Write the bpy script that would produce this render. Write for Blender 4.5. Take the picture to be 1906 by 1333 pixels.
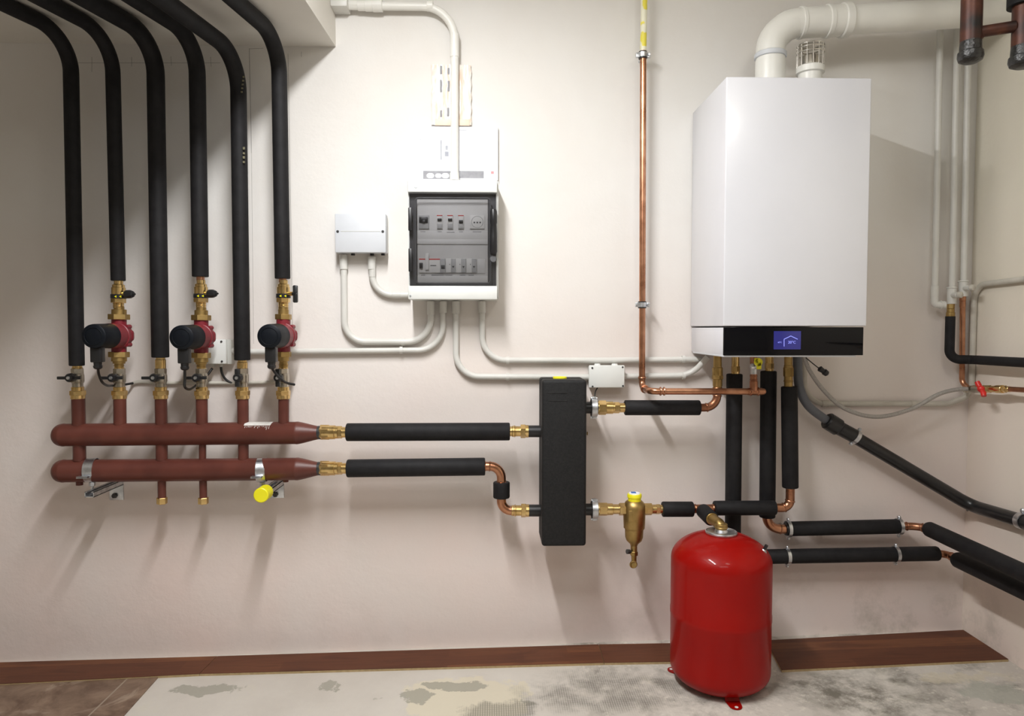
import bpy, bmesh, math, random
from mathutils import Vector, Matrix
random.seed(7)
scene = bpy.context.scene
for o in list(bpy.data.objects): bpy.data.objects.remove(o)
COL = scene.collection
# ---------------------------------------------------------------- camera
W, H, F = 1906.0, 1333.0, 1300.0
CAMP = Vector((0.0, -2.51, 1.147))
YAW = math.atan(38.0/1300.0); PITCH = math.atan(55.5/1300.0)
cd = bpy.data.cameras.new('camera'); cam = bpy.data.objects.new('camera', cd); COL.objects.link(cam)
cam.location = CAMP; cam.rotation_euler = (math.pi/2-PITCH, 0, -YAW)
cd.sensor_fit = 'HORIZONTAL'; cd.sensor_width = 36.0; cd.lens = 36.0*F/W; cd.clip_start = 0.02
scene.camera = cam
ROT = cam.rotation_euler.to_matrix()
# ---------------------------------------------------------------- light
wd = bpy.data.worlds.new('world'); scene.world = wd; wd.use_nodes = True
wd.node_tree.nodes['Background'].inputs[0].default_value = (0.9, 0.93, 1.0, 1)
wd.node_tree.nodes['Background'].inputs[1].default_value = 0.10
def area(name, loc, target, sx, sy, power, col):
    l = bpy.data.lights.new(name, 'AREA'); l.shape = 'RECTANGLE'; l.size = sx; l.size_y = sy
    l.energy = power; l.color = col
    o = bpy.data.objects.new(name, l); COL.objects.link(o); o.location = loc
    o.rotation_euler = (Vector(target)-Vector(loc)).to_track_quat('-Z', 'Y').to_euler()
    return o
area('ceiling_tube_light', (-0.31, -1.40, 2.415), (-0.31, -1.40, 0.0), 0.10, 1.05, 55, (0.985, 0.99, 1.0))   # ceiling strip running away from the wall
area('ceiling_light_behind', (0.20, -2.9, 2.55), (0.20, -0.3, 1.0), 1.0, 0.4, 8, (0.96, 0.97, 1.0))
area('fill_light_right', (0.80, -1.95, 2.50), (1.45, -0.1, 1.95), 0.30, 0.15, 4.0, (1.0, 0.99, 0.93))  # added fill, not a real fixture: lifts the upper right wall and flue
scene.view_settings.view_transform = 'Standard'; scene.view_settings.look = 'None'
scene.view_settings.exposure = 0.0; scene.view_settings.gamma = 1.0
scene.view_settings.use_curve_mapping = False
# ---------------------------------------------------------------- pixel -> world (each call names the real plane the thing stands on)
def ray(px, py):
    return ROT @ Vector(((px-W/2)/F, (H/2-py)/F, -1.0))
def P(px, py, off=0.0):            # plane 'off' metres in front of the back wall
    d = ray(px, py); t = (-off-CAMP.y)/d.y; return CAMP+d*t
def PZ(px, py, z):
    d = ray(px, py); t = (z-CAMP.z)/d.z; return CAMP+d*t
def PX(px, py, x):
    d = ray(px, py); t = (x-CAMP.x)/d.x; return CAMP+d*t
def K(off): return F/(2.51-off)    # pixels per metre
def rp(px, off): return px/K(off)
_a = P(0, 1233, 0); _b = P(1795, 1173, 0)
FS = (_b.z-_a.z)/(_b.x-_a.x)
def fz(x): return _a.z+FS*(x-_a.x)
def PF(px, py, h=0.0):             # on the (slightly sloping) floor
    d = ray(px, py)
    t = (fz(0)+h+FS*CAMP.x-CAMP.z)/(d.z-FS*d.x); return CAMP+d*t
XR = P(1798, 900, 0).x             # right wall
# ---------------------------------------------------------------- materials
def nm(name):
    m = bpy.data.materials.new(name); m.use_nodes = True
    return m, m.node_tree.nodes, m.node_tree.links, m.node_tree.nodes['Principled BSDF']
def noise_mat(name, c1, c2, rough=0.5, metal=0.0, scale=20.0, bump=0.0, bscale=None, r2=None, coat=0.0, detail=4.0, spec=0.5, coat_r=0.08, stretch=None):
    m, n, l, b = nm(name)
    tc = n.new('ShaderNodeTexCoord'); no = n.new('ShaderNodeTexNoise')
    no.inputs['Scale'].default_value = scale; no.inputs['Detail'].default_value = detail
    src = tc.outputs['Object']
    if stretch:
        mp = n.new('ShaderNodeMapping'); mp.inputs['Scale'].default_value = stretch
        l.new(src, mp.inputs[0]); src = mp.outputs[0]
    l.new(src, no.inputs['Vector'])
    cr = n.new('ShaderNodeValToRGB'); cr.color_ramp.elements[0].position = 0.35; cr.color_ramp.elements[1].position = 0.65
    cr.color_ramp.elements[0].color = (*c1, 1); cr.color_ramp.elements[1].color = (*c2, 1)
    l.new(no.outputs['Fac'], cr.inputs[0]); l.new(cr.outputs[0], b.inputs['Base Color'])
    b.inputs['Metallic'].default_value = metal; b.inputs['Roughness'].default_value = rough
    b.inputs['Specular IOR Level'].default_value = spec
    if r2 is not None:
        mr = n.new('ShaderNodeMapRange'); mr.inputs[3].default_value = rough; mr.inputs[4].default_value = r2
        l.new(no.outputs['Fac'], mr.inputs[0]); l.new(mr.outputs[0], b.inputs['Roughness'])
    if coat: b.inputs['Coat Weight'].default_value = coat; b.inputs['Coat Roughness'].default_value = coat_r
    if bump:
        n2 = n.new('ShaderNodeTexNoise'); n2.inputs['Scale'].default_value = bscale or scale*4; n2.inputs['Detail'].default_value = 3
        l.new(src, n2.inputs['Vector'])
        bp = n.new('ShaderNodeBump'); bp.inputs['Strength'].default_value = bump; bp.inputs['Distance'].default_value = 0.002
        l.new(n2.outputs['Fac'], bp.inputs['Height']); l.new(bp.outputs[0], b.inputs['Normal'])
    return m
MT = {}
MT['insul'] = noise_mat('black_foam_insulation', (.008, .0075, .0085), (.013, .0125, .0135), .66, scale=30, bump=.25, bscale=400, spec=.28)
MT['blackpl'] = noise_mat('black_plastic', (.010, .010, .011), (.016, .016, .017), .35, scale=15)
MT['blackpipe'] = noise_mat('black_drain_pipe', (.008, .008, .009), (.014, .014, .014), .33, scale=15)
MT['motor'] = noise_mat('dark_motor_plastic', (.004, .0055, .009), (.007, .009, .012), .5, scale=25, spec=.18)
MT['eps'] = noise_mat('black_foam_shell', (.008, .008, .0085), (.014, .014, .014), .6, scale=180, bump=.5, bscale=500, spec=.3)
MT['brass'] = noise_mat('brass', (.64, .44, .17), (.82, .60, .28), .20, 1.0, scale=35, r2=.30)
MT['brassd'] = noise_mat('dull_brass', (.36, .24, .085), (.50, .35, .14), .36, 1.0, scale=25, r2=.5)
MT['copper'] = noise_mat('copper', (.40, .18, .10), (.64, .33, .20), .22, 1.0, scale=18, r2=.36)
MT['copperd'] = noise_mat('aged_copper', (.30, .13, .07), (.52, .25, .15), .30, 1.0, scale=18, r2=.42)
MT['nickel'] = noise_mat('nickel_plate', (.42, .39, .33), (.60, .56, .48), .26, 1.0, scale=25)
MT['zinc'] = noise_mat('zinc_plate', (.55, .57, .60), (.78, .80, .82), .28, 1.0, scale=50, r2=.42)
MT['oxide'] = noise_mat('red_oxide_paint', (.095, .026, .018), (.122, .034, .023), .42, scale=14, bump=.12, bscale=160, spec=.4)
MT['pumpred'] = noise_mat('pump_red_paint', (.17, .010, .018), (.22, .015, .026), .45, scale=20, bump=.1, bscale=200)
MT['tankred'] = noise_mat('gloss_red_paint', (.28, .0025, .0012), (.30, .0035, .0016), .42, scale=8, coat=.22, spec=.12)
MT['white'] = noise_mat('white_enamel', (.72, .725, .765), (.74, .745, .785), .30, scale=5, coat=.5, coat_r=.12)
MT['pvc'] = noise_mat('white_plastic', (.78, .77, .72), (.82, .81, .76), .35, scale=8)
MT['cond'] = noise_mat('grey_white_conduit', (.62, .61, .57), (.68, .67, .63), .38, scale=8)
MT['condold'] = noise_mat('painted_conduit', (.50, .47, .41), (.58, .55, .48), .5, scale=20)
MT['boxgrey'] = noise_mat('pale_grey_plastic', (.60, .62, .65), (.64, .66, .69), .42, scale=10)
MT['boxwhite'] = noise_mat('board_white_plastic', (.72, .73, .70), (.76, .77, .74), .38, scale=10)
MT['jbox'] = noise_mat('junction_grey_plastic', (.60, .60, .56), (.64, .64, .60), .45, scale=10)
MT['panel'] = noise_mat('board_inner_grey', (.64, .63, .61), (.68, .67, .65), .5, scale=10)
MT['breaker'] = noise_mat('breaker_grey', (.42, .42, .41), (.46, .46, .45), .5, scale=10)
MT['light'] = noise_mat('breaker_light', (.70, .69, .66), (.74, .73, .70), .5, scale=10)
MT['yellow'] = noise_mat('yellow_plastic', (.85, .78, .01), (.90, .83, .02), .4, scale=10)
MT['redpl'] = noise_mat('red_plastic', (.60, .02, .015), (.66, .03, .02), .35, scale=10)
MT['gloss'] = noise_mat('black_gloss_panel', (.003, .003, .004), (.004, .004, .005), .08, scale=5, spec=.22)
MT['greyhose'] = noise_mat('grey_hose', (.12, .13, .15), (.15, .16, .18), .45, scale=10)
MT['braid'] = noise_mat('braided_hose', (.30, .28, .26), (.50, .48, .45), .45, .3, scale=500, bump=.6, bscale=700)
MT['steel'] = noise_mat('stainless_steel', (.62, .60, .56), (.75, .73, .69), .2, 1.0, scale=20)
MT['rust'] = None
MT['pencil'] = noise_mat('pencil_graphite', (.14, .13, .12), (.22, .20, .19), .7, scale=80)
MT['tape'] = noise_mat('white_label', (.70, .68, .64), (.80, .78, .74), .5, scale=60)
MT['mark'] = noise_mat('faded_yellow_print', (.20, .18, .10), (.12, .11, .07), .6, scale=300)
MT['blue'] = noise_mat('blue_print', (.03, .12, .42), (.05, .16, .5), .5, scale=20)
MT['cable'] = noise_mat('black_cable', (.008, .008, .009), (.014, .014, .014), .4, scale=20)
MT['screw'] = noise_mat('dark_screw', (.05, .05, .05), (.09, .09, .09), .4, .6, scale=60)
MT['ink'] = noise_mat('faded_print', (.34, .35, .40), (.42, .43, .47), .6, scale=60)
MT['greyink'] = noise_mat('grey_print', (.26, .26, .28), (.32, .32, .34), .6, scale=60)
MT['pinkink'] = noise_mat('red_print', (.7, .25, .28), (.75, .3, .3), .6, scale=60)
# rusted steel
m, n, l, b = nm('rusted_burnt_steel'); tc = n.new('ShaderNodeTexCoord'); no = n.new('ShaderNodeTexNoise'); no.inputs['Scale'].default_value = 14; no.inputs['Detail'].default_value = 8
l.new(tc.outputs['Object'], no.inputs['Vector']); cr = n.new('ShaderNodeValToRGB'); e = cr.color_ramp
e.elements[0].position = .30; e.elements[0].color = (.012, .010, .010, 1); e.elements[1].position = .74; e.elements[1].color = (.30, .16, .03, 1)
x = e.elements.new(.50); x.color = (.070, .022, .013, 1); x = e.elements.new(.62); x.color = (.11, .035, .016, 1)
l.new(no.outputs['Fac'], cr.inputs[0]); l.new(cr.outputs[0], b.inputs['Base Color']); b.inputs['Metallic'].default_value = .3; b.inputs['Roughness'].default_value = .45
MT['rust'] = m
MT['tar'] = noise_mat('tarred_black', (.006, .006, .006), (.03, .028, .026), .3, scale=90, bump=.8, bscale=150)
# smoked window: tinted see-through with a glossy surface
m, n, l, b = nm('smoked_window'); out = n['Material Output']
tr = n.new('ShaderNodeBsdfTransparent'); tr.inputs[0].default_value = (.86, .86, .87, 1)
gl = n.new('ShaderNodeBsdfGlossy'); gl.inputs['Roughness'].default_value = .06; gl.inputs[0].default_value = (1, 1, 1, 1)
fr = n.new('ShaderNodeFresnel'); fr.inputs[0].default_value = 1.5; mx = n.new('ShaderNodeMixShader')
l.new(fr.outputs[0], mx.inputs[0]); l.new(tr.outputs[0], mx.inputs[1]); l.new(gl.outputs[0], mx.inputs[2]); l.new(mx.outputs[0], out.inputs[0])
MT['smoke'] = m
MT['darkframe'] = noise_mat('dark_smoked_frame', (.10, .10, .105), (.13, .13, .135), .25, scale=10)
def emis(name, col, s):
    m, n, l, b = nm(name); b.inputs['Base Color'].default_value = (*[c*.3 for c in col], 1)
    b.inputs['Emission Color'].default_value = (*col, 1); b.inputs['Emission Strength'].default_value = s; b.inputs['Roughness'].default_value = .2
    return m
MT['screen'] = emis('screen_blue', (.022, .022, .15), 1.0)
MT['glyph'] = emis('screen_glyph', (.30, .33, .95), 1.0)
# plaster walls
def plaster(name, seed=0.0, TINT=((.735, .70, .655), (.785, .77, .74))):
    m, n, l, b = nm(name); tc = n.new('ShaderNodeTexCoord'); mp = n.new('ShaderNodeMapping'); mp.inputs['Location'].default_value = (seed, seed*.7, 0)
    l.new(tc.outputs['Object'], mp.inputs[0])
    a = n.new('ShaderNodeTexNoise'); a.inputs['Scale'].default_value = 1.5; a.inputs['Detail'].default_value = 5; a.inputs['Roughness'].default_value = .55; a.inputs['Distortion'].default_value = .6
    l.new(mp.outputs[0], a.inputs['Vector'])
    r = n.new('ShaderNodeValToRGB'); r.color_ramp.elements[0].position = .3; r.color_ramp.elements[1].position = .7
    r.color_ramp.elements[0].color = (*TINT[0], 1); r.color_ramp.elements[1].color = (*TINT[1], 1)
    l.new(a.outputs['Fac'], r.inputs[0])
    # pinkish patches low down: warmer light far from the lamp, put into the colour
    sx = n.new('ShaderNodeSeparateXYZ'); l.new(tc.outputs['Object'], sx.inputs[0])
    mr = n.new('ShaderNodeMapRange'); mr.inputs[1].default_value = 1.6; mr.inputs[2].default_value = .4; mr.inputs[3].default_value = 0; mr.inputs[4].default_value = 1.15
    l.new(sx.outputs['Z'], mr.inputs[0])
    a2 = n.new('ShaderNodeTexNoise'); a2.inputs['Scale'].default_value = 2.3; a2.inputs['Detail'].default_value = 4; l.new(mp.outputs[0], a2.inputs['Vector'])
    ml = n.new('ShaderNodeMath'); ml.operation = 'MULTIPLY'; l.new(mr.outputs[0], ml.inputs[0]); l.new(a2.outputs['Fac'], ml.inputs[1])
    mx = n.new('ShaderNodeMix'); mx.data_type = 'RGBA'; mx.inputs[7].default_value = (.82, .665, .61, 1)
    l.new(ml.outputs[0], mx.inputs[0]); l.new(r.outputs[0], mx.inputs[6])
    # damp dirty band close to the floor
    a3 = n.new('ShaderNodeTexNoise'); a3.inputs['Scale'].default_value = 6; a3.inputs['Detail'].default_value = 9; a3.inputs['Roughness'].default_value = .7; l.new(mp.outputs[0], a3.inputs['Vector'])
    md = n.new('ShaderNodeMapRange'); md.inputs[1].default_value = .30; md.inputs[2].default_value = .0; md.inputs[3].default_value = 0; md.inputs[4].default_value = 1.0; l.new(sx.outputs['Z'], md.inputs[0])
    mxx = n.new('ShaderNodeMapRange'); mxx.inputs[1].default_value = .3; mxx.inputs[2].default_value = 1.2; mxx.inputs[3].default_value = .15; mxx.inputs[4].default_value = 1.0; l.new(sx.outputs['X'], mxx.inputs[0])
    th = n.new('ShaderNodeMapRange'); th.inputs[1].default_value = .50; th.inputs[2].default_value = .74; l.new(a3.outputs['Fac'], th.inputs[0])
    m1 = n.new('ShaderNodeMath'); m1.operation = 'MULTIPLY'; l.new(md.outputs[0], m1.inputs[0]); l.new(th.outputs[0], m1.inputs[1])
    m2 = n.new('ShaderNodeMath'); m2.operation = 'MULTIPLY'; l.new(m1.outputs[0], m2.inputs[0]); l.new(mxx.outputs[0], m2.inputs[1])
    mx2 = n.new('ShaderNodeMix'); mx2.data_type = 'RGBA'; mx2.inputs[7].default_value = (.42, .38, .32, 1)
    l.new(m2.outputs[0], mx2.inputs[0]); l.new(mx.outputs[2], mx2.inputs[6]); l.new(mx2.outputs[2], b.inputs['Base Color'])
    b.inputs['Roughness'].default_value = .75; b.inputs['Specular IOR Level'].default_value = .25
    a4 = n.new('ShaderNodeTexNoise'); a4.inputs['Scale'].default_value = 7; a4.inputs['Detail'].default_value = 8; a4.inputs['Roughness'].default_value = .62; l.new(mp.outputs[0], a4.inputs['Vector'])
    bp = n.new('ShaderNodeBump'); bp.inputs['Strength'].default_value = .28; bp.inputs['Distance'].default_value = .01; l.new(a4.outputs['Fac'], bp.inputs['Height']); l.new(bp.outputs[0], b.inputs['Normal'])
    return m
MT['wall'] = plaster('back_wall_plaster', 0.0); MT['wallr'] = plaster('right_wall_plaster', 5.3, ((.74, .69, .58), (.80, .76, .65)))
MT['plainwall'] = noise_mat('plain_plaster', (.66, .63, .57), (.72, .69, .63), .8, scale=3)
MT['dimwall'] = noise_mat('grey_plaster', (.36, .34, .31), (.42, .40, .36), .8, scale=3)
# concrete screed floor
m, n, l, b = nm('patched_screed'); tc = n.new('ShaderNodeTexCoord'); O = tc.outputs['Object']
def NZ(s, d, r=.6, dist=0.0, src=None):
    a = n.new('ShaderNodeTexNoise'); a.inputs['Scale'].default_value = s; a.inputs['Detail'].default_value = d; a.inputs['Roughness'].default_value = r; a.inputs['Distortion'].default_value = dist
    l.new(src or O, a.inputs['Vector']); return a.outputs['Fac']
def RG(f, lo, hi, a0=0.0, a1=1.0):
    a = n.new('ShaderNodeMapRange'); a.inputs[1].default_value = lo; a.inputs[2].default_value = hi; a.inputs[3].default_value = a0; a.inputs[4].default_value = a1; l.new(f, a.inputs[0]); return a.outputs[0]
def MX(f, A, B):
    a = n.new('ShaderNodeMix'); a.data_type = 'RGBA'; l.new(f, a.inputs[0])
    for s, v in ((6, A), (7, B)):
        if isinstance(v, tuple): a.inputs[s].default_value = (*v, 1)
        else: l.new(v, a.inputs[s])
    return a.outputs[2]
def MU(A, B, op='MULTIPLY'):
    a = n.new('ShaderNodeMath'); a.operation = op
    for s, v in ((0, A), (1, B)):
        if isinstance(v, (int, float)): a.inputs[s].default_value = v
        else: l.new(v, a.inputs[s])
    return a.outputs[0]
base = MX(RG(NZ(2.2, 6), .35, .65), (.53, .485, .43), (.62, .58, .52))
base = MX(RG(NZ(4.4, 8, .7, .4), .56, .66, 0, .5), base, (.60, .56, .46))
sx = n.new('ShaderNodeSeparateXYZ'); l.new(O, sx.inputs[0])
rough = RG(sx.outputs['X'], .1, .35)
spots = MU(rough, RG(NZ(4.2, 10, .70, .3), .50, .72)); base = MX(spots, base, (.15, .135, .11))
crumb = MU(rough, RG(NZ(42, 6, .7), .55, .66, 0, .8)); base = MX(crumb, base, (.68, .64, .56))
# imprint of woven mesh where the old adhesive is left
wv = n.new('ShaderNodeTexBrick'); wv.offset = 0; wv.inputs['Scale'].default_value = 70; wv.inputs['Mortar Size'].default_value = .10; wv.inputs['Brick Width'].default_value = .5; wv.inputs['Row Height'].default_value = .5
wv.inputs['Color1'].default_value = (1, 1, 1, 1); wv.inputs['Color2'].default_value = (1, 1, 1, 1); wv.inputs['Mortar'].default_value = (0, 0, 0, 1); l.new(O, wv.inputs['Vector'])
inv = MU(1.0, wv.outputs['Fac'], 'SUBTRACT')
nv = n.new('ShaderNodeTexNoise'); nv.inputs['Scale'].default_value = 7; nv.inputs['Detail'].default_value = 8; nv.inputs['Roughness'].default_value = .65; l.new(O, nv.inputs['Vector'])
def VM(op, A, B):
    a = n.new('ShaderNodeVectorMath'); a.operation = op
    for s_, v in ((0, A), (1, B)):
        if isinstance(v, tuple): a.inputs[s_].default_value = v
        else: l.new(v, a.inputs[s_])
    return a
warp = VM('ADD', O, VM('MULTIPLY', VM('SUBTRACT', nv.outputs['Color'], (.5, .5, .5)).outputs[0], (.34, .20, 0)).outputs[0]).outputs[0]
def blob(px, py, rx, ry, soft=.12):                # stain centred on a floor point, with a ragged edge
    c = PF(px, py); q = VM('MULTIPLY', VM('SUBTRACT', warp, (c.x, c.y, 0)).outputs[0], (600.0/rx, 307.0/ry, 0)).outputs[0]
    a = n.new('ShaderNodeVectorMath'); a.operation = 'LENGTH'; l.new(q, a.inputs[0]); return RG(a.outputs['Value'], 1.0+soft, 1.0-soft)
base = MX(MU(blob(865, 1300, 125, 42, .04), .8), base, (.66, .60, .46))
for bx_, by_, rx_, ry_ in ((375, 1282, 62, 11), (615, 1277, 24, 10), (845, 1277, 62, 10), (775, 1303, 45, 12), (985, 1312, 14, 6)): base = MX(MU(blob(bx_, by_, rx_, ry_, .06), .8), base, (.33, .315, .26))
for bx_, by_, rx_, ry_ in ((1560, 1285, 75, 26), (1640, 1312, 95, 20), (1475, 1278, 40, 14), (1700, 1268, 60, 10)): base = MX(MU(MU(blob(bx_, by_, rx_, ry_, .5), RG(NZ(11, 10, .75), .42, .60)), .85), base, (.15, .135, .105))
base = MX(MU(blob(1850, 1290, 70, 22, .1), .6), base, (.36, .37, .31)); base = MX(MU(blob(1790, 1262, 90, 8, .2), .5), base, (.62, .55, .40))
msk = MU(MU(blob(1130, 1285, 150, 40, .25), RG(NZ(6, 6, .65, .3), .42, .58)), 1.0)
msk = MU(msk, MU(blob(925, 1322, 75, 15, .2), .95), 'MAXIMUM')
base = MX(MU(msk, .30), base, (.28, .26, .22)); base = MX(MU(msk, MU(wv.outputs['Fac'], .60)), base, (.09, .085, .07))
l.new(base, b.inputs['Base Color']); b.inputs['Roughness'].default_value = .7; b.inputs['Specular IOR Level'].default_value = .3
bp = n.new('ShaderNodeBump'); bp.inputs['Strength'].default_value = .45; bp.inputs['Distance'].default_value = .008; l.new(MU(NZ(9, 10, .7), MU(spots, .4), 'SUBTRACT'), bp.inputs['Height']); l.new(bp.outputs[0], b.inputs['Normal'])
MT['floor'] = m
# brown marbled tile
m, n, l, b = nm('brown_marbled_tile'); tc = n.new('ShaderNodeTexCoord'); O = tc.outputs['Object']
base = MX(RG(NZ(7, 7, .65, 1.2), .35, .68), (.115, .065, .040), (.27, .185, .125))
base = MX(RG(NZ(3, 6, .6, 2.2), .56, .60, 0, .5), base, (.36, .28, .21))
bk = n.new('ShaderNodeTexBrick'); bk.offset = 0; bk.inputs['Scale'].default_value = 1.0; bk.inputs['Mortar Size'].default_value = .003; bk.inputs['Brick Width'].default_value = .45; bk.inputs['Row Height'].default_value = .33
mp = n.new('ShaderNodeMapping'); mp.inputs['Location'].default_value = (.10, .005, 0); l.new(O, mp.inputs[0]); l.new(mp.outputs[0], bk.inputs['Vector'])
base = MX(bk.outputs['Fac'], base, (.30, .24, .18)); l.new(base, b.inputs['Base Color']); b.inputs['Roughness'].default_value = .45
MT['tile'] = m
# laminate plank
m, n, l, b = nm('laminate_wood'); tc = n.new('ShaderNodeTexCoord'); O = tc.outputs['Object']
bk = n.new('ShaderNodeTexBrick'); bk.offset = .37; bk.inputs['Scale'].default_value = 1; bk.inputs['Mortar Size'].default_value = 0; bk.inputs['Brick Width'].default_value = .42; bk.inputs['Row Height'].default_value = .064; bk.inputs['Bias'].default_value = 0
bk.inputs['Color1'].default_value = (.105, .036, .018, 1); bk.inputs['Color2'].default_value = (.20, .076, .032, 1); l.new(O, bk.inputs['Vector'])
mp = n.new('ShaderNodeMapping'); mp.inputs['Scale'].default_value = (2.0, 26, 1); l.new(O, mp.inputs[0])
g = RG(NZ(2.2, 7, .65, .6, mp.outputs[0]), .40, .70)
mp2 = n.new('ShaderNodeMapping'); mp2.inputs['Scale'].default_value = (2.5, 10, 1); l.new(O, mp2.inputs[0])
base = MX(MU(g, .6), bk.outputs['Color'], (.075, .026, .014))
base = MX(MU(RG(NZ(2, 3, .5, .5, mp2.outputs[0]), .52, .66), .55), base, (.07, .024, .013))
l.new(base, b.inputs['Base Color']); b.inputs['Roughness'].default_value = .5; b.inputs['Specular IOR Level'].default_value = .2
MT['wood'] = m
MT['mdf'] = noise_mat('fibreboard_edge', (.38, .28, .14), (.46, .34, .18), .7, scale=80)
# crumpled clear sleeve
m, n, l, b = nm('crumpled_sleeve'); tc = n.new('ShaderNodeTexCoord'); O = tc.outputs['Object']
mp = n.new('ShaderNodeMapping'); mp.inputs['Scale'].default_value = (50, 1, 7); l.new(O, mp.inputs[0])
base = MX(RG(NZ(1.6, 4, .6, .8, mp.outputs[0]), .42, .62), (.86, .83, .79), (.80, .62, .50))
l.new(base, b.inputs['Base Color']); b.inputs['Roughness'].default_value = .25
MT['sleeve'] = m
MT['paper'] = noise_mat('white_paper', (.90, .91, .95), (.92, .93, .97), .6, scale=3)
# yellow sleeve with white patches
m, n, l, b = nm('yellow_white_gas_sleeve'); tc = n.new('ShaderNodeTexCoord'); O = tc.outputs['Object']
base = MX(RG(NZ(22, 2, .5), .54, .58), (.82, .80, .62), (.80, .70, .08)); l.new(base, b.inputs['Base Color']); b.inputs['Roughness'].default_value = .4
MT['gasyellow'] = m
# ---------------------------------------------------------------- mesh builder
class MB:
    def __init__(s): s.v = []; s.f = []
    def add(s, vs, fs):
        o = len(s.v); s.v += [Vector(v) for v in vs]; s.f += [tuple(i+o for i in f) for f in fs]; return s
    def ringtube(s, rings, n, caps=True, closed=False):
        vs = [v for r in rings for v in r]; fs = []
        m = len(rings)
        for i in range(m if closed else m-1):
            a = i*n; b = ((i+1) % m)*n
            for j in range(n):
                k = (j+1) % n; fs.append((a+j, a+k, b+k, b+j))
        if caps and not closed:
            fs.append(tuple(reversed(range(n)))); fs.append(tuple((m-1)*n+j for j in range(n)))
        return s.add(vs, fs)
    def tube(s, pts, r, n=24, caps=True, rnd=0.0):
        pts = [Vector(p) for p in pts]
        if not isinstance(r, (list, tuple)): r = [r]*len(pts)
        r = list(r)
        if rnd:                                   # softly rounded ends
            d0 = (pts[0]-pts[1]).normalized(); d1 = (pts[-1]-pts[-2]).normalized()
            h = [(1, .70), (.85, .86), (.5, .97)]
            a = [(pts[0]-d0*rnd*(1-t), r[0]-rnd*(1-q)) for t, q in ((1, 0), (.7, .72), (.0, 1))]
            z = [(pts[-1]-d1*rnd*(1-t), r[-1]-rnd*(1-q)) for t, q in ((0, 1), (.7, .72), (1, 0))]
            pts = [p for p, _ in a]+pts[1:-1]+[p for p, _ in z]; r = [q for _, q in a]+r[1:-1]+[q for _, q in z]
        tang = []
        for i in range(len(pts)):
            a = pts[max(i-1, 0)]; b = pts[min(i+1, len(pts)-1)]; t = (b-a)
            tang.append(t.normalized() if t.length > 1e-9 else Vector((0, 0, 1)))
        t0 = tang[0]; ref = Vector((0, 0, 1)) if abs(t0.z) < .9 else Vector((1, 0, 0))
        u = t0.cross(ref).normalized(); rings = []
        for i, p in enumerate(pts):
            u = (u-tang[i]*u.dot(tang[i])).normalized(); w = tang[i].cross(u)
            rings.append([p+(u*math.cos(2*math.pi*j/n)+w*math.sin(2*math.pi*j/n))*r[i] for j in range(n)])
        return s.ringtube(rings, n, caps)
    def prof(s, A, B, pr, n=24, ph=0.0):          # lathe: pr = [(distance along A->B as fraction, radius)]
        A = Vector(A); B = Vector(B); t = (B-A); L = t.length; t.normalize()
        ref = Vector((0, 0, 1)) if abs(t.z) < .9 else Vector((0, 1, 0))
        u = t.cross(ref).normalized(); w = t.cross(u)
        rings = [[A+t*(f*L)+(u*math.cos(ph+2*math.pi*j/n)+w*math.sin(ph+2*math.pi*j/n))*r for j in range(n)] for f, r in pr]
        return s.ringtube(rings, n)
    def seg(s, A, B, f0, f1, r, hexa=False, bev=.0012):
        L = (Vector(B)-Vector(A)).length; b = min(bev/L, (f1-f0)*.3); rb = min(bev, r*.2)
        return s.prof(A, B, [(f0, r-rb), (f0+b, r), (f1-b, r), (f1, r-rb)], 6 if hexa else 24, math.pi/6 if hexa else 0)
    def fit(s, A, B, segs):                        # segs: (f0,f1,r_m[,'h'])
        for q in segs: s.seg(A, B, q[0], q[1], q[2], len(q) > 3)
        return s
    def box(s, lo, hi, bev=0.0, seg=2):
        bm = bmesh.new(); lo = Vector(lo); hi = Vector(hi)
        lo, hi = Vector([min(a, b) for a, b in zip(lo, hi)]), Vector([max(a, b) for a, b in zip(lo, hi)])
        bmesh.ops.create_cube(bm, size=1.0, matrix=Matrix.Translation((lo+hi)/2) @ Matrix.Diagonal((*(hi-lo), 1)))
        if bev: bmesh.ops.bevel(bm, geom=bm.edges[:], offset=bev, segments=seg, affect='EDGES', profile=.5)
        bm.verts.index_update(); s.add([v.co.copy() for v in bm.verts], [[v.index for v in f.verts] for f in bm.faces]); bm.free(); return s
    def hexa(s, p):                                # 8 corner points: bottom 4 (ccw), top 4
        return s.add(p, [(3, 2, 1, 0), (4, 5, 6, 7), (0, 1, 5, 4), (1, 2, 6, 5), (2, 3, 7, 6), (3, 0, 4, 7)])
    def torus(s, c, ax, R, r, n=32, k=10, sy=1.0):
        c = Vector(c); ax = Vector(ax).normalized(); ref = Vector((0, 0, 1)) if abs(ax.z) < .9 else Vector((1, 0, 0))
        u = ax.cross(ref).normalized(); w = ax.cross(u); rings = []
        for i in range(n):
            a = 2*math.pi*i/n; d = u*math.cos(a)+w*math.sin(a)
            rings.append([c+d*(R+r*math.cos(2*math.pi*j/k))+ax*(r*sy*math.sin(2*math.pi*j/k)) for j in range(k)])
        return s.ringtube(rings, k, False, True)
    def band(s, c, ax, R, wd, th=.0015, n=40):     # flat strap around a pipe
        c = Vector(c); ax = Vector(ax).normalized(); ref = Vector((0, 0, 1)) if abs(ax.z) < .9 else Vector((1, 0, 0))
        u = ax.cross(ref).normalized(); w = ax.cross(u); rings = []
        for i in range(n):
            a = 2*math.pi*i/n; d = u*math.cos(a)+w*math.sin(a)
            rings.append([c+d*R-ax*wd/2, c+d*(R+th)-ax*wd/2, c+d*(R+th)+ax*wd/2, c+d*R+ax*wd/2])
        return s.ringtube(rings, 4, False, True)
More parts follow.
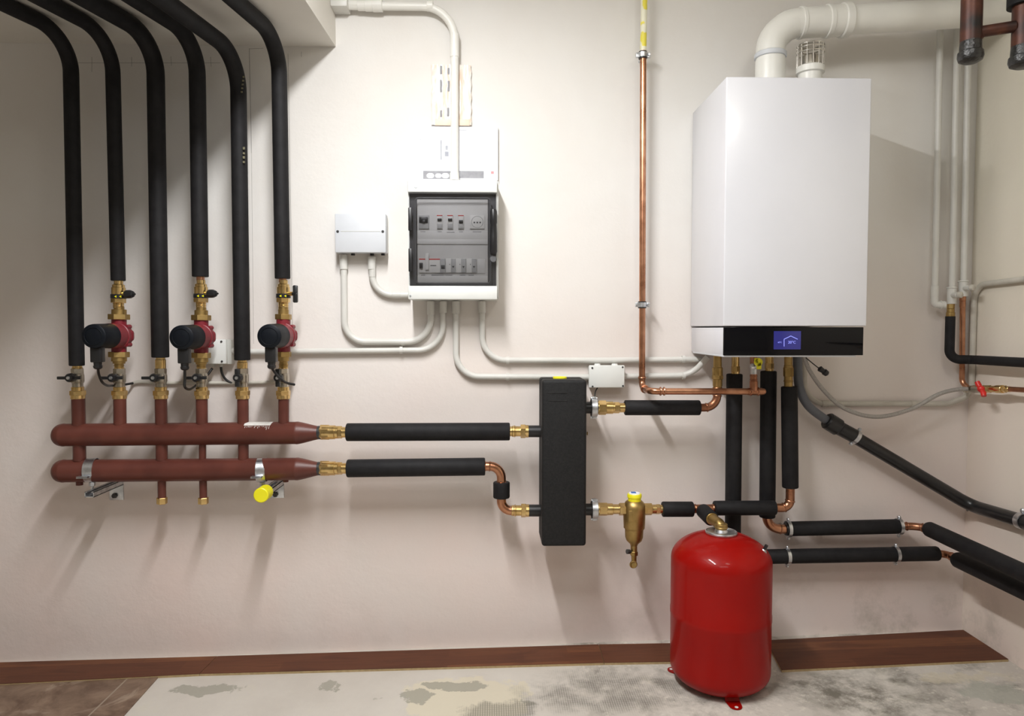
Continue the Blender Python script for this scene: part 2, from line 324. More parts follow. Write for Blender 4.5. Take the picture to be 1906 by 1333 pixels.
    def sphere(s, c, r, sc=(1, 1, 1), n=20):
        c = Vector(c); rings = []
        for i in range(1, n//2):
            a = math.pi*i/(n//2)
            rings.append([c+Vector((r*sc[0]*math.sin(a)*math.cos(2*math.pi*j/n), r*sc[1]*math.sin(a)*math.sin(2*math.pi*j/n), r*sc[2]*math.cos(a))) for j in range(n)])
        return s.ringtube(rings, n)
    def build(s, name, mat, parent=None, base=None, angle=38):
        if parent is not None: o0 = ORG[parent.as_pointer()]
        else: o0 = Vector(base) if base is not None else Vector((sum(v.x for v in s.v)/len(s.v), sum(v.y for v in s.v)/len(s.v), min(v.z for v in s.v)))
        me = bpy.data.meshes.new(name); me.from_pydata([tuple(v-o0) for v in s.v], [], s.f)
        bm = bmesh.new(); bm.from_mesh(me); bmesh.ops.recalc_face_normals(bm, faces=bm.faces); bm.to_mesh(me); bm.free()
        me.polygons.foreach_set('use_smooth', [True]*len(me.polygons)); me.set_sharp_from_angle(angle=math.radians(angle))
        me.materials.append(MT[mat] if isinstance(mat, str) else mat)
        ob = bpy.data.objects.new(name, me); COL.objects.link(ob)
        if parent is not None: ob.parent = parent
        else: ob.location = o0
        ORG[ob.as_pointer()] = o0
        return ob
ORG = {}; KEEP = []
def thing(name, label, cat, base, group=None):
    o = bpy.data.objects.new(name, None); COL.objects.link(o); o.location = Vector(base); o.empty_display_size = .02
    o['label'] = label; o['category'] = cat
    if group: o['group'] = group
    ORG[o.as_pointer()] = Vector(base); KEEP.append(o); return o
def tag(o, label, cat, group=None):
    o['label'] = label; o['category'] = cat
    if group: o['group'] = group
    return o
def struct(o): o['kind'] = 'structure'; return o
def lab(o, t): o['label'] = t; return o
def fil(pts, R, n=10):                            # polyline with rounded corners
    pts = [Vector(p) for p in pts]; out = [pts[0]]
    for i in range(1, len(pts)-1):
        a, b, c = pts[i-1], pts[i], pts[i+1]; R_ = R[i-1] if isinstance(R, (list, tuple)) else R
        d1 = (a-b).normalized(); d2 = (c-b).normalized(); ang = d1.angle(d2)
        tl = min(R_/math.tan(ang/2), (a-b).length*.49 if i > 1 else (a-b).length*.98, (c-b).length*.49 if i < len(pts)-2 else (c-b).length*.98)
        Re = tl*math.tan(ang/2); bis = (d1+d2).normalized(); cc = b+bis*(Re/math.sin(ang/2))
        s0 = b+d1*tl-cc; s1 = b+d2*tl-cc; tot = s0.angle(s1); ax = s0.cross(s1).normalized()
        for k in range(n+1): out.append(cc+Matrix.Rotation(tot*k/n, 3, ax) @ s0)
    out.append(pts[-1]); return out
def spline(pts, n=8):
    pts = [Vector(p) for p in pts]; out = []
    for i in range(len(pts)-1):
        p0 = pts[max(i-1, 0)]; p1 = pts[i]; p2 = pts[i+1]; p3 = pts[min(i+2, len(pts)-1)]
        for k in range(n):
            t = k/n; out.append(.5*((2*p1)+(p2-p0)*t+(2*p0-5*p1+4*p2-p3)*t*t+(3*p1-p0-3*p2+p3)*t**3))
    out.append(pts[-1]); return out
def text(body, c, size, mat, parent, name='lettering', ax='center', rot=(math.pi/2, 0, 0), depth=.0004):
    cu = bpy.data.curves.new(name, 'FONT'); cu.body = body; cu.size = size; cu.align_x = 'CENTER'; cu.align_y = 'CENTER'; cu.extrude = depth
    t = bpy.data.objects.new(name, cu); COL.objects.link(t); t.rotation_euler = rot; t.location = c
    bpy.context.view_layer.update()
    me = bpy.data.meshes.new_from_object(t.evaluated_get(bpy.context.evaluated_depsgraph_get()))
    me.transform(t.matrix_world); me.transform(Matrix.Translation(-ORG[parent.as_pointer()])); bpy.data.objects.remove(t)
    me.materials.clear(); me.materials.append(MT[mat]); o = bpy.data.objects.new(name, me); COL.objects.link(o); o.parent = parent; ORG[o.as_pointer()] = ORG[parent.as_pointer()]
    return o
# ================================================================ THE SETTING
XL = -2.35; YB = -4.0; ZC = 2.62
def slab(p, name, mat): return struct(MB().hexa(p).build(name, mat, base=(0, 0, 0)))
zl, zr = fz(XL), fz(XR)
wb = MB()
wb.hexa([(XL-.2, 0, zl-.3), (XR+.3, 0, zl-.3), (XR+.3, .2, zl-.3), (XL-.2, .2, zl-.3), (XL-.2, 0, ZC+.1), (XR+.3, 0, ZC+.1), (XR+.3, .2, ZC+.1), (XL-.2, .2, ZC+.1)])
wall_back = struct(wb.build('wall_back', 'wall', base=(0, 0, 0)))
slab([(XR, YB, -.3), (XR+.2, YB, -.3), (XR+.2, 0, -.3), (XR, 0, -.3), (XR, YB, ZC+.1), (XR+.2, YB, ZC+.1), (XR+.2, 0, ZC+.1), (XR, 0, ZC+.1)], 'wall_right', 'wallr')
slab([(XL-.2, YB, -.3), (XL, YB, -.3), (XL, 0, -.3), (XL-.2, 0, -.3), (XL-.2, YB, ZC+.1), (XL, YB, ZC+.1), (XL, 0, ZC+.1), (XL-.2, 0, ZC+.1)], 'wall_left', 'plainwall')
slab([(XL-.2, YB-.2, -.3), (XR+.2, YB-.2, -.3), (XR+.2, YB, -.3), (XL-.2, YB, -.3), (XL-.2, YB-.2, ZC+.1), (XR+.2, YB-.2, ZC+.1), (XR+.2, YB, ZC+.1), (XL-.2, YB, ZC+.1)], 'wall_front', 'dimwall')
slab([(XL, YB, zl-.2), (XR, YB, zr-.2), (XR, 0, zr-.2), (XL, 0, zl-.2), (XL, YB, zl), (XR, YB, zr), (XR, 0, zr), (XL, 0, zl)], 'floor', 'floor')
slab([(XL, YB, ZC), (XR, YB, ZC), (XR, 0, ZC), (XL, 0, ZC), (XL, YB, ZC+.1), (XR, YB, ZC+.1), (XR, 0, ZC+.1), (XL, 0, ZC+.1)], 'ceiling', 'plainwall')
# dropped soffit at the upper left
ZS = 2.133; sc = P(625, 87, 0); sc.z = ZS; se = PZ(568, 0, ZS); sd = (se-sc); sd.z = 0; sd *= (2.4/abs(sd.y)); s2 = Vector((sc.x+sd.x, -2.4, 0))
slab([(XL, -2.4, ZS), (s2.x, -2.4, ZS), (sc.x, 0, ZS), (XL, 0, ZS), (XL, -2.4, ZC), (s2.x, -2.4, ZC), (sc.x, 0, ZC), (XL, 0, ZC)], 'ceiling_soffit', 'plainwall')
# pencil setting-out lines on the plaster
pm = MB()
def pl(x0, y0, x1, y1, w=.0009):
    a = P(x0, y0, .0003); b = P(x1, y1, .0003); d = (b-a).normalized(); q = Vector((d.z, 0, -d.x))*w/2; t = Vector((0, .0006, 0))
    pm.hexa([a-q, b-q, b-q+t, a-q+t, a+q, b+q, b+q+t, a+q+t])
pl(143, 117, 410, 117); pl(171, 106, 171, 134); pl(245, 106, 245, 124); pl(318, 105, 319, 122); pl(392, 106, 393, 124)
pl(464, 90, 468, 285, .0013); pl(468, 285, 472, 640, .0007); pl(464, 91, 490, 90); pl(536, 100, 545, 640, .0009); pl(561, 96, 561, 106)
pm.build('pencil_lines', 'pencil', wall_back)
# brown tile left over at the left of the floor
h = .004
tb = [PF(-140, 1400, h), PF(175, 1400, h), PF(298, 1256, h), PF(-140, 1276, h)]
tb = [Vector((XL, -1.15, fz(XL)+h)), PF(160, 1410, h), PF(300, 1254, h), Vector((XL, -.13, fz(XL)+h))]
t0 = MB().hexa([v-Vector((0, 0, h)) for v in tb]+tb).build('floor_tiling', 'tile', base=tb[2])
tag(t0, 'brown marbled floor tiles left at the lower left beside the bare screed', 'floor tiles')
# ================================================================ PLANKS
def plank(pts, label):
    h = .009; top = [PF(x, y, h) for x, y in pts]; b = top[0]
    r = thing('laminate_plank', label, 'plank', (b.x, b.y, fz(b.x)), 'loose laminate planks laid along the wall')
    g = Vector((0, 0, .0015)); MB().hexa([v-g for v in top]+top).build('wood_surface', 'wood', r)
    MB().hexa([v-Vector((0, 0, h)) for v in top]+[v-g for v in top]).build('board_core', 'mdf', r)
plank([(-160, 1281), (371, 1254), (404, 1221.5), (-160, 1237.5)], 'brown laminate plank lying against the wall at the far left end')
plank([(372, 1254), (1124, 1233.5), (1114, 1199.5), (405, 1221.5)], 'long brown laminate plank lying along the wall below the two headers')
plank([(1125, 1233.5), (1340, 1230), (1325, 1196), (1115, 1199.5)], 'short brown laminate plank running behind the left side of the red tank')
plank([(1455, 1247), (1877, 1227), (1793, 1172.5), (1425, 1192)], 'wide dark laminate plank lying in the right corner beside the red tank')
# ================================================================ LEFT RISERS
OM = .13
ris = [(132.5, 150, 143, 681, 12.8, (0, 4), 2.108), (210.5, 150, 220, 523, 12.3, (81, 0), 2.108), (290, 150, 298.5, 665.5, 15, (164, 0), 2.103),
       (367.5, 160, 373, 515.5, 14.3, (256, 0), 2.105), (444, 180, 451, 670.5, 14.2, (304, 0), 2.052), (520, 150, 526, 519, 13.8, (437, 0), 2.106)]
rl = ['leftmost black insulated riser bending forward under the soffit', 'second black insulated riser from the left, ending above a pump',
      'third black insulated riser from the left, thick and reaching down to a lever valve', 'fourth black insulated riser, ending above the middle pump',
      'fifth black insulated riser with faded print, crossing under its neighbour', 'rightmost black insulated riser, ending above the right pump']
for (x0, y0, x1, y1, w, e, z), lb in zip(ris, rl):
    bot = P(x1, y1, OM); a = P(x0, y0, OM); d = a-bot; top = bot+d*((z-bot.z)/d.z)
    far = PZ(e[0], e[1], z); dd = (far-top); dd.z = 0; end = top+dd*((2.2-.13)/abs(dd.y))
    r = thing('insulated_riser', lb, 'insulated pipe', bot, 'black insulated risers on the left wall')
    MB().tube(fil([bot, bot+(top-bot)*.25, top, end], [.5, .12], 14), rp(w, OM), 28, rnd=.003).build('foam_sleeve', 'insul', r)
    MB().tube([bot-Vector((0, 0, .012)), bot+Vector((0, 0, .03))], rp(w, OM)*.5, 20).build('pipe_end', 'copper', r)
    if x0 == 444:
        for k, (yy) in enumerate([276, 285, 293, 301]):
            c = P(454.2, yy, .13+.0235); MB().box(c-Vector((.0035, .0012, .004)), c+Vector((.003, .0012, .002 if k % 2 else .004))).build('printed_letter', 'mark', r)
        for k in range(5):
            c = P(453.5-k*.9, 143+k*7, .13+.0245); MB().box(c-Vector((.003, .001, .003)), c+Vector((.003, .001, .002))).build('printed_letter', 'mark', r)
# ================================================================ HEADERS
def manifold(yl, yr, lab_, stubs_up, stubs_dn, caps, name):
    off = OM; L = P(98, yl, off); E = P(556, yr, off); R = rp(20.7, off)
    th = thing('manifold_header', lab_, 'manifold', L, 'red oxide painted heating headers')
    ln = (E-L).length; dr = (E-L).normalized(); C = P(594, yr-.7, off)
    pr = []; nd = 8
    for i in range(nd+1):
        a = math.pi/2*i/nd; pr.append((R*.85*(1-math.cos(a))/ln, max(R*math.sin(a), .001)))
    pr += [((R*.85+.002)/ln, R*1.02), ((R*.85+.006)/ln, R*1.02), ((R*.85+.008)/ln, R), (.988, R), (.990, R*1.015), (.996, R*1.015), (1.0, R)]
    lc = (C-E).length/ln
    for k in range(1, 9):
        t = k/8; s_ = t*t*(3-2*t); pr.append((1+lc*t, R+(rp(12, off)-R)*(.75*t+.25*s_)))
    m_ = MB().prof(L, E, pr, 40)
    for x, y, x2, y2, w in stubs_up+stubs_dn:
        a = P(x, y, off); b = P(x2, y2, off); m_.tube([a, b], rp(w, off), 24)
        # weld bead
    for x, y, w in [(148, yl+23, 6)] if yl > 850 else []: m_.tube([P(x, y-10, off), P(x, y+3, off)], rp(w, off), 16)
    if yl > 850: m_.tube([P(532, yr+10, off), P(532, yr+24, off)], rp(5, off), 16)
    m_.build('header_pipe', 'oxide', th)
    MB().fit(P(591, yr-.7, off), P(598, yr-.7, off), [(0, 1, rp(12.6, off))]).build('welded_end', 'screw', th)
    for x, y in caps:
        a = P(x, y, off); b = P(x, y+12, off); MB().seg(a, b, 0, 1, rp(9.2, off), True).build('brass_cap', 'brass', th)
    return th
mu = manifold(810, 806, 'upper red-brown steel header with six upright branch pipes and a torn white label',
    [(147, 808, 145.5, 741, 11.3), (223.5, 808, 223, 741, 10.8), (300.5, 808, 299.5, 741, 10.5), (376, 808, 375.5, 741, 10.3), (452.5, 806, 452, 741, 10.0), (528, 806, 528, 741, 9.7)],
    [(147.5, 812, 148, 857.5, 10.8), (301, 812, 301, 856.5, 10.2), (377, 812, 377, 856, 6.3), (453, 812, 453, 855, 9.3)], [], 'u')
ml_ = manifold(877, 873, 'lower red-brown steel header held by two zinc clamps, with two capped drain stubs',
    [], [(301, 875, 301.5, 927, 7.2), (377.5, 875, 378.5, 927, 6.7)], [(301.5, 926), (378.5, 926)], 'l')
lb = MB(); c0 = P(483, 807, OM); R = rp(20.9, OM)
rings = []
for i in range(9):
    a = math.radians(52+i*6)
    rings.append([c0+Vector((sx_*rp(24, OM)+(.004*(i/8) if sx_ > 0 else 0), -math.cos(a)*(R+q), math.sin(a)*(R+q))) for sx_, q in ((-1, .0002), (1, .0002), (1, .001), (-1, .001))])
lb.ringtube(rings, 4).build('torn_label', 'tape', mu)
sc_ = MB()
for k in range(16):
    x = 462+k*2.9+random.uniform(-1, 1); a = math.radians(50); h_ = random.uniform(.004, .016)*(1.6 if k in (0, 1, 14, 15) else .7)
    c = P(x, 807, OM)+Vector((0, -math.cos(a)*R, math.sin(a)*R)); d = Vector((0, -math.sin(a), -math.cos(a)))
    q = c+d*h_; sc_.tube([c+Vector((0, -.0006, 0)), q+Vector((0, .0006 if h_ > .012 else -.0002, 0))], .0007, 6)
sc_.build('label_residue', 'tape', mu)
# brackets and clamps under the lower header
def bracket(xp, yp0, yp1, xa, xf, yf, strapx, lab_, cap):
    pl_ = P(xp, yp1, 0); r = thing('wall_bracket', lab_, 'bracket', pl_, 'zinc brackets carrying the lower header')
    a = P(xp-12.5, yp1, .003); b = P(xp+12.5, yp0, .003)
    MB().box((a.x, -.005, a.z), (b.x, 0, b.z), .001).build('wall_plate', 'zinc', r)
    bo = P(xp-3, (yp0+yp1)/2+8, .005); MB().prof(bo, bo+Vector((0, -.008, 0)), [(0, .010), (1, .009)], 6).build('bolt', 'screw', r)
    e = P(xf, yf, .19); w, h = .030, .018; x = e.x; z = e.z; y0 = -.004; y1 = e.y
    rm = MB()
    rm.box((x-w/2, y1, z-h/2), (x+w/2, y0, z-h/2+.0025)); rm.box((x-w/2, y1, z-h/2), (x-w/2+.0025, y0, z+h/2)); rm.box((x+w/2-.0025, y1, z-h/2), (x+w/2, y0, z+h/2))
    rm.box((x-w/2, y1, z+h/2-.002), (x-w/2+.008, y0, z+h/2)); rm.box((x+w/2-.008, y1, z+h/2-.002), (x+w/2, y0, z+h/2))
    rm.build('channel_rail', 'zinc', r)
    if cap:
        MB().prof((x, y1-.020, z+.002), (x, y1+.035, z+.002), [(0, .022), (.04, .0245), (.96, .0245), (1, .022)], 32).build('yellow_end_cap', 'yellow', r)
    c = P(strapx, 875, OM); RR = rp(20.7, OM)
    st = MB().band((c.x, c.y, c.z), (1, .12, 0), RR+.0006, .030, .002)
    st.build('strap', 'zinc', r)
    MB().box((c.x-.022, c.y-RR-.016, c.z-.014), (c.x+.014, c.y-RR+.004, c.z-.0115), .0005).box((c.x-.022, c.y-RR-.016, c.z-.018), (c.x+.014, c.y-RR+.004, c.z-.0155), .0005).build('clamp_ear', 'zinc', r)
    MB().tube([(c.x, c.y, c.z-RR), (c.x, c.y, z)], .005, 12).seg((c.x, c.y, c.z-RR), (c.x, c.y, z), .1, .5, .010, True).build('threaded_rod', 'zinc', r)
bracket(217, 898, 931, 0, 166, 921, 171, 'zinc bracket and strap under the left end of the lower header', False)
bracket(516, 898, 927, 0, 489, 921, 488, 'zinc bracket and strap with a bright yellow end cap under the lower header', True)
# ================================================================ LEVER VALVES + PUMPS
o5 = OM
names = ['leftmost', 'second', 'third', 'fourth', 'fifth', 'sixth']
vlab = ['lever valve under the leftmost riser, black lever pointing left', 'lever valve below the left red pump, lever pointing left',
        'lever valve under the third riser between the left and middle pumps', 'lever valve below the middle red pump, lever pointing left',
        'valve with upright black butterfly handle under the fifth riser', 'valve with upright black butterfly handle below the right red pump']
vs = [(143.5, 145, 679, 129, 'l'), (222, 222.5, 684, 208, 'l'), (298.7, 299.5, 664, 286, 'l'), (375, 376, 685, 365, 'l'), (451, 451.7, 669, 441.5, 'b'), (527, 527.5, 684, 517, 'b')]
for (xt, xb, yt, xh, kind), lb_ in zip(vs, vlab):
    A = P(xt, yt, o5); B = P(xb, 743, o5); Ht = 743-yt; r = thing('ball_valve', lb_, 'valve', B, 'shut-off valves above the headers')
    f = lambda y: (y-yt)/Ht
    g = lambda w: rp(w, o5)
    if yt < 680: MB().fit(A, B, [(0, f(yt+7), g(8)), (f(yt+5), f(686), g(9.2))]).build('top_fitting', 'brass', r)
    elif yt > 680: MB().fit(A, B, [(0, f(688), g(8.6))]).build('top_fitting', 'brass', r)
    else: MB().fit(A, B, [(0, f(688), g(9))]).build('top_fitting', 'brass', r)
    MB().fit(A, B, [(f(686), f(697), g(10.2), 'h'), (f(695), f(713), g(10.3)), (f(711), f(721), g(9.2)), (f(697), f(711), g(11.0))]).build('valve_body', 'nickel', r)
    MB().fit(A, B, [(f(720), f(728), g(10.5)), (f(727), f(736), g(13.2), 'h'), (f(735), f(742.5), g(12.2))]).build('bottom_nut', 'brass', r)
    c = P(xh, 703.5, .178); MB().tube([(P(xb, 703.5, .13)+Vector((0, 0, 0))), Vector((c.x, -.150, c.z)), Vector((c.x, -.172, c.z))], .006, 12).build('stem', 'nickel', r)
    hb = MB().prof((c.x, -.160, c.z), (c.x, -.184, c.z), [(0, .013), (.2, .015), (.8, .0145), (1, .012)], 20)
    if kind == 'l':
        hb.box((c.x-.040, -.180, c.z-.0055), (c.x-.006, -.171, c.z+.0045), .0018).box((c.x+.006, -.178, c.z-.0055), (c.x+.032, -.168, c.z+.0055), .0018)
    else:
        hb.box((c.x-.008, -.182, c.z+.006), (c.x+.007, -.168, c.z+.030), .003).box((c.x-.008, -.182, c.z-.030), (c.x+.007, -.168, c.z-.006), .003)
    hd = hb.build('handle', 'blackpl', r)
    MB().prof((c.x, -.182, c.z), (c.x, -.187, c.z), [(0, .0065), (1, .0055)], 6).build('screw', 'zinc', hd)
def pump(cx, yc, yt, yb, nr, lab_, cable):
    ct = P(cx, yc, o5); r = thing('circulation_pump', lab_, 'pump', P(cx, yb, o5), 'red circulation pumps on the risers')
    g = lambda w: rp(w, o5)
    A = P(cx, yt, o5); B = P(cx, yb, o5); Ht = yb-yt; f = lambda y: (y-yt)/Ht
    MB().fit(A, B, [(f(yt), f(yt+10), g(nr), 'h'), (f(yt-14), f(yt-8), g(8.8)), (f(yt-9), f(yt+1), g(nr-5.5))]).build('union_nut', 'brassd', r)
    MB().fit(A, B, [(f(yb-10), f(yb), g(nr-.5), 'h'), (f(yb-1), f(yb+8), g(nr-5)), (f(yb+7), f(yb+12), g(nr-7.5)), (f(yb+11), f(yb+21), g(7.8)), (f(yb+14), f(yb+16), g(8.8))]).build('union_nut', 'brassd', r)
    c = ct; R = .044
    vb = MB().fit(A, B, [(f(yt+9), f(yb-9), g(12.5))]).prof((c.x, c.y+.030, c.z), (c.x, c.y-.064, c.z), [(0, .018), (.10, R*.8), (.22, R*.97), (.45, R*1.0), (.5, R*1.0), (.52, R*.94), (1, R*.93)], 36)
    vb.box((c.x-.030, c.y-.008, c.z-.020), (c.x+.045, c.y+.020, c.z+.020), .012, 3)
    vb.build('pump_housing', 'pumpred', r)
    for sx_, sz_ in ((1, 1), (1, -1), (-1, 1), (-1, -1)):
        q = Vector((c.x+sx_*R*.68, 0, c.z+sz_*R*.68)); MB().prof((q.x, c.y-.014, q.z), (q.x, c.y+.012, q.z), [(0, .007), (1, .008)], 12).build('housing_lug', 'pumpred', r)
    mo = MB().prof((c.x, c.y-.062, c.z), (c.x, c.y-.152, c.z), [(0, R*.93), (.05, R*.915), (.45, R*.90), (.9, R*.88), (.97, R*.86), (1, R*.78)], 40)
    mo.torus((c.x, c.y-.1525, c.z), (0, 1, 0), R*.62, .0012)
    mo = mo.build('motor', 'motor', r)
    px = c.x-.001; yy = c.y-.128
    pg = MB().box((px-.017, yy-.014, c.z-.083), (px+.017, yy+.014, c.z-.034), .003)
    pg.prof((px, yy, c.z-.080), (px, yy, c.z-.105), [(0, .013), (.5, .012), (.55, .014), (.85, .013), (1, .008)], 8)
    pg.build('plug', 'blackpl', r)
    pts = [Vector((px, yy, c.z-.100))]+[P(x, y, o) for x, y, o in cable]
    MB().tube(spline(pts, 10), .0042, 12).build('power_cable', 'cable', r)
pump(221.5, 625, 585, 665, 18, 'red circulation pump with dark motor, leftmost of the three', [(184, 697, .23), (190, 711, .20), (199, 717.5, .145), (208, 718, .095), (225, 717, .07), (247, 713.5, .02)])
pump(374.5, 627, 586.5, 666.5, 17.2, 'red circulation pump in the middle, in front of the grey junction box', [(344, 705, .24), (344, 720, .235), (352, 725, .19), (361, 720.5, .12), (370, 713, .085), (383, 702, .055), (395, 686, .03)])
pump(527.5, 625, 585, 664.5, 15, 'red circulation pump with dark motor, rightmost of the three', [(512, 694, .24), (522, 705, .23), (533, 712.5, .20), (548, 716, .17)])
def balance(cx, y0, lab_, kn):
    g = lambda w: rp(w, o5)
    A = P(cx, y0, o5); B = P(cx, y0+56, o5); f = lambda y: y/56
    r = thing('balancing_valve', lab_, 'valve', B, 'brass valves above the pumps')
    MB().fit(A, B, [(0, f(9), g(7.6)), (f(7), f(9), g(8.6)), (f(8), f(15), g(10.4)), (f(13), f(33), g(11.8)), (f(31), f(42), g(12.4), 'h'), (f(40), f(52), g(8.8)), (f(43), f(44.5), g(9.5)), (f(47), f(48.5), g(9.5))]).build('valve_body', 'brass', r)
    MB().fit(A, B, [(f(26), f(34), g(13.2))]).build('black_band', 'blackpl', r)
    for q in (-5, 4):
        c = P(cx+q, y0+30, o5+.0245); MB().prof(c, c+Vector((0, -.001, 0)), [(0, .0045), (1, .0045)], 3).build('arrow_mark', 'yellow', r)
    c = P(cx+9, y0+26, o5+.01); d = Vector((1, -.35, 0)).normalized()
    MB().tube([c-d*.006, c+d*.018], .0068, 14).build('side_stem', 'brass', r)
    k = MB()
    if kn == 'c':
        k.prof(c+d*.010, c+d*.050, [(0, .010), (.1, .014), (.5, .014), (.75, .010), (.80, .004), (1, .0028)], 16)
    else:
        e = c+d*.026; k.prof(e-d*.006, e+d*.006, [(0, .008), (.3, .010), (1, .009)], 16)
        k.box((e.x-.006, e.y-.008, e.z-.030), (e.x+.010, e.y+.006, e.z+.028), .004)
    k = k.build('knob', 'blackpl', r)
    e = c+d*(.032 if kn != 'c' else .036); MB().prof(e, e+d*.004, [(0, .0055), (1, .005)], 10).build('knob_screw', 'zinc', k)
balance(220.5, 522, 'brass valve with black pointed knob above the left pump', 'c')
balance(374, 521, 'brass valve with black pointed knob above the middle pump', 'c')
balance(527.5, 521, 'brass valve with flat black wing handle above the right pump', 'w')
MB().tube([P(374, 514, o5), P(374, 523, o5)], rp(8, o5), 20)
# ================================================================ JUNCTION BOX BEHIND MIDDLE PUMP
def bx(x0, y0, x1, y1, o0, o1):
    a = P(x0, y1, o1); b = P(x1, y0, o1); return (a.x, -o1, a.z), (b.x, -o0, b.z)
a, b_ = bx(357, 632, 430, 678, 0, .035); r = thing('junction_box', 'grey junction box half hidden behind the middle pump', 'junction box', (a[0], 0, a[2]))
MB().box(a, b_, .002).build('box_base', 'jbox', r)
a2, b2 = bx(360, 632, 420, 677.5, .035, .052); lid = MB().box(a2, b2, .003).build('lid', 'boxwhite', r)
for x, y in ((412, 636), (413, 673)):
    c = P(x, y, .052); MB().prof(c, c+Vector((0, -.002, 0)), [(0, .004), (1, .0035)], 10).build('screw', 'screw', lid)
for x in (396, 411):
    MB().tube([P(x, 676, .02), P(x, 683, .02)], .008, 12).build('cable_gland', 'jbox', r)
MB().tube([P(426, 653, .02), P(437, 653.5, .02)], .012, 16).build('conduit_gland', 'cond', r)
tag(MB().tube(spline([P(411, 681, .02), P(413, 694, .02), P(419, 705, .015), P(430, 712.5, .012), P(440, 712, .010)]), .0042, 10).build('cable', 'cable'), 'short black cable curving out under the grey junction box', 'cable')
tag(MB().tube(spline([P(246, 714, .008), P(262, 711, .008), P(300, 713, .009), P(400, 713, .009), P(440, 713, .009), P(512, 711.5, .009)]), rp(3.4, 0), 12).build('thin_conduit', 'condold'), 'thin pale conduit running low on the wall behind the lever valves', 'conduit')
# ================================================================ CONDUITS
def conduit(pts, R, w, lab_, off=.016, mat='cond', collars=(), name='conduit'):
    P_ = [P(*(q if len(q) > 2 else (*q, off))) for q in pts]
    r = thing(name, lab_, 'conduit', P_[-1], None)
    MB().tube(fil(P_, R, 12), rp(w, off), 18).build('conduit_tube', mat, r)
    for (xa, ya, xb, yb, ww) in collars:
        MB().seg(P(xa, ya, off), P(xb, yb, off), 0, 1, rp(ww, off), bev=.0008).build('sleeve', mat, r)
    return r
conduit([(640, 490), (641, 636), (802, 636.5), (802, 560)], [.075, .085], 6.0, 'pale conduit looping from the left gland of the small grey box to the board', collars=[(639, 474, 640, 502, 7.4), (802, 561, 802, 586, 7.2)])
conduit([(693, 490), (693, 548.5), (763, 549)], .07, 5.8, 'short pale conduit from the small grey box into the side of the board', collars=[(692, 478, 692, 502, 7.2), (693, 500, 693, 516, 6.4), (730, 548.7, 746, 549, 6.5), (745, 549, 763, 549, 6.2)])
conduit([(430, 655.5), (824.5, 651.5), (824.5, 560)], .09, 5.3, 'pale conduit running from the grey junction box behind the risers to the board', collars=[(825, 561, 825, 583, 7.4)])
conduit([(848.5, 560), (848.5, 701), (1098, 702)], .085, 5.6, 'pale conduit from the board down to the small white junction box', collars=[(848.5, 561, 848.5, 584, 7.8)])
conduit([(897.5, 560), (897.5, 670.5), (1100, 671), (1306, 669)], [.085, .3], 5.4, 'upper pale conduit from the board to the boiler underside', collars=[(897, 561, 897, 583, 7.2)])
conduit([(1160, 701), (1286, 699), (1318, 664, .05)], .09, 5.5, 'pale conduit from the small white junction box curving up to the boiler')
for i, (x, y, lb_) in enumerate([(750, 636.5, 'plastic clip on the looping conduit left of the board'), (747, 652, 'plastic clip on the long conduit just below the looping one'), (945, 671, 'plastic clip at the start of the upper conduit right of the board'),
        (945, 701.5, 'plastic clip on the lower conduit right of the board'), (1272, 669, 'plastic clip on the upper conduit beside the boiler'), (1272, 699.5, 'plastic clip on the lower conduit beside the boiler')]):
    c = P(x, y, .016); tag(MB().band(c, (1, 0, 0), rp(5.5, 0), .011, .0025, 24).box((c.x-.006, -.008, c.z-.012), (c.x+.006, 0, c.z+.010), .001).build('conduit_clip', 'cond'), lb_, 'clip', 'conduit clips')
# top conduit
r = conduit([(640, 10.5, .033), (846, 12.5, .033), (846, 335, .033)], .11, 7.4, 'thick white conduit running from the soffit and bending down to the board', off=.033, mat='pvc',
        collars=[(795, 11, 806, 11.5, 9.6), (846, 63, 846, 107, 8.2), (694, 10, 712, 10, 11.5), (680, 10, 696, 10, 10.5), (666, 10, 681, 10, 9.5), (645, 8, 667, 8.5, 8.6), (846, 322, 846, 336, 8.6)])
a, b_ = bx(614, -14, 646, 11, 0, .07); tag(MB().box(a, b_, .006).build('junction_box', 'cond'), 'grey conduit box at the top of the soffit corner', 'junction box')
# small white junction box
a, b_ = bx(1098, 682, 1163, 722, 0, .052); r = thing('junction_box', 'small white junction box on the wall above the black foam block', 'junction box', (a[0], 0, a[2]))
MB().box(a, (b_[0], -.002, b_[2]), .004).build('box_body', 'jbox', r)
a2, b2 = bx(1096, 680, 1163, 722, .045, .056); lid = MB().box(a2, b2, .004).build('lid', 'boxwhite', r)
for x, y in ((1102.5, 685), (1159, 683.5), (1103, 720.5-1), (1159.5, 718.5)):
    c = P(x, y, .056); MB().prof(c, c+Vector((0, -.002, 0)), [(0, .0035), (1, .003)], 10).build('screw', 'screw', lid)
for x in (1112, 1144):
    c = P(x, 680, .03); MB().prof(c, c+Vector((0, 0, .006)), [(0, .012), (1, .010)], 20).build('knockout', 'boxwhite', r)
tag(MB().tube(spline([P(1112, 722, .03), P(1108, 730, .06), P(1107, 742, .12)]), .0022, 8).build('sensor_wire', 'cable'), 'thin black wire hanging from the small white junction box', 'cable')
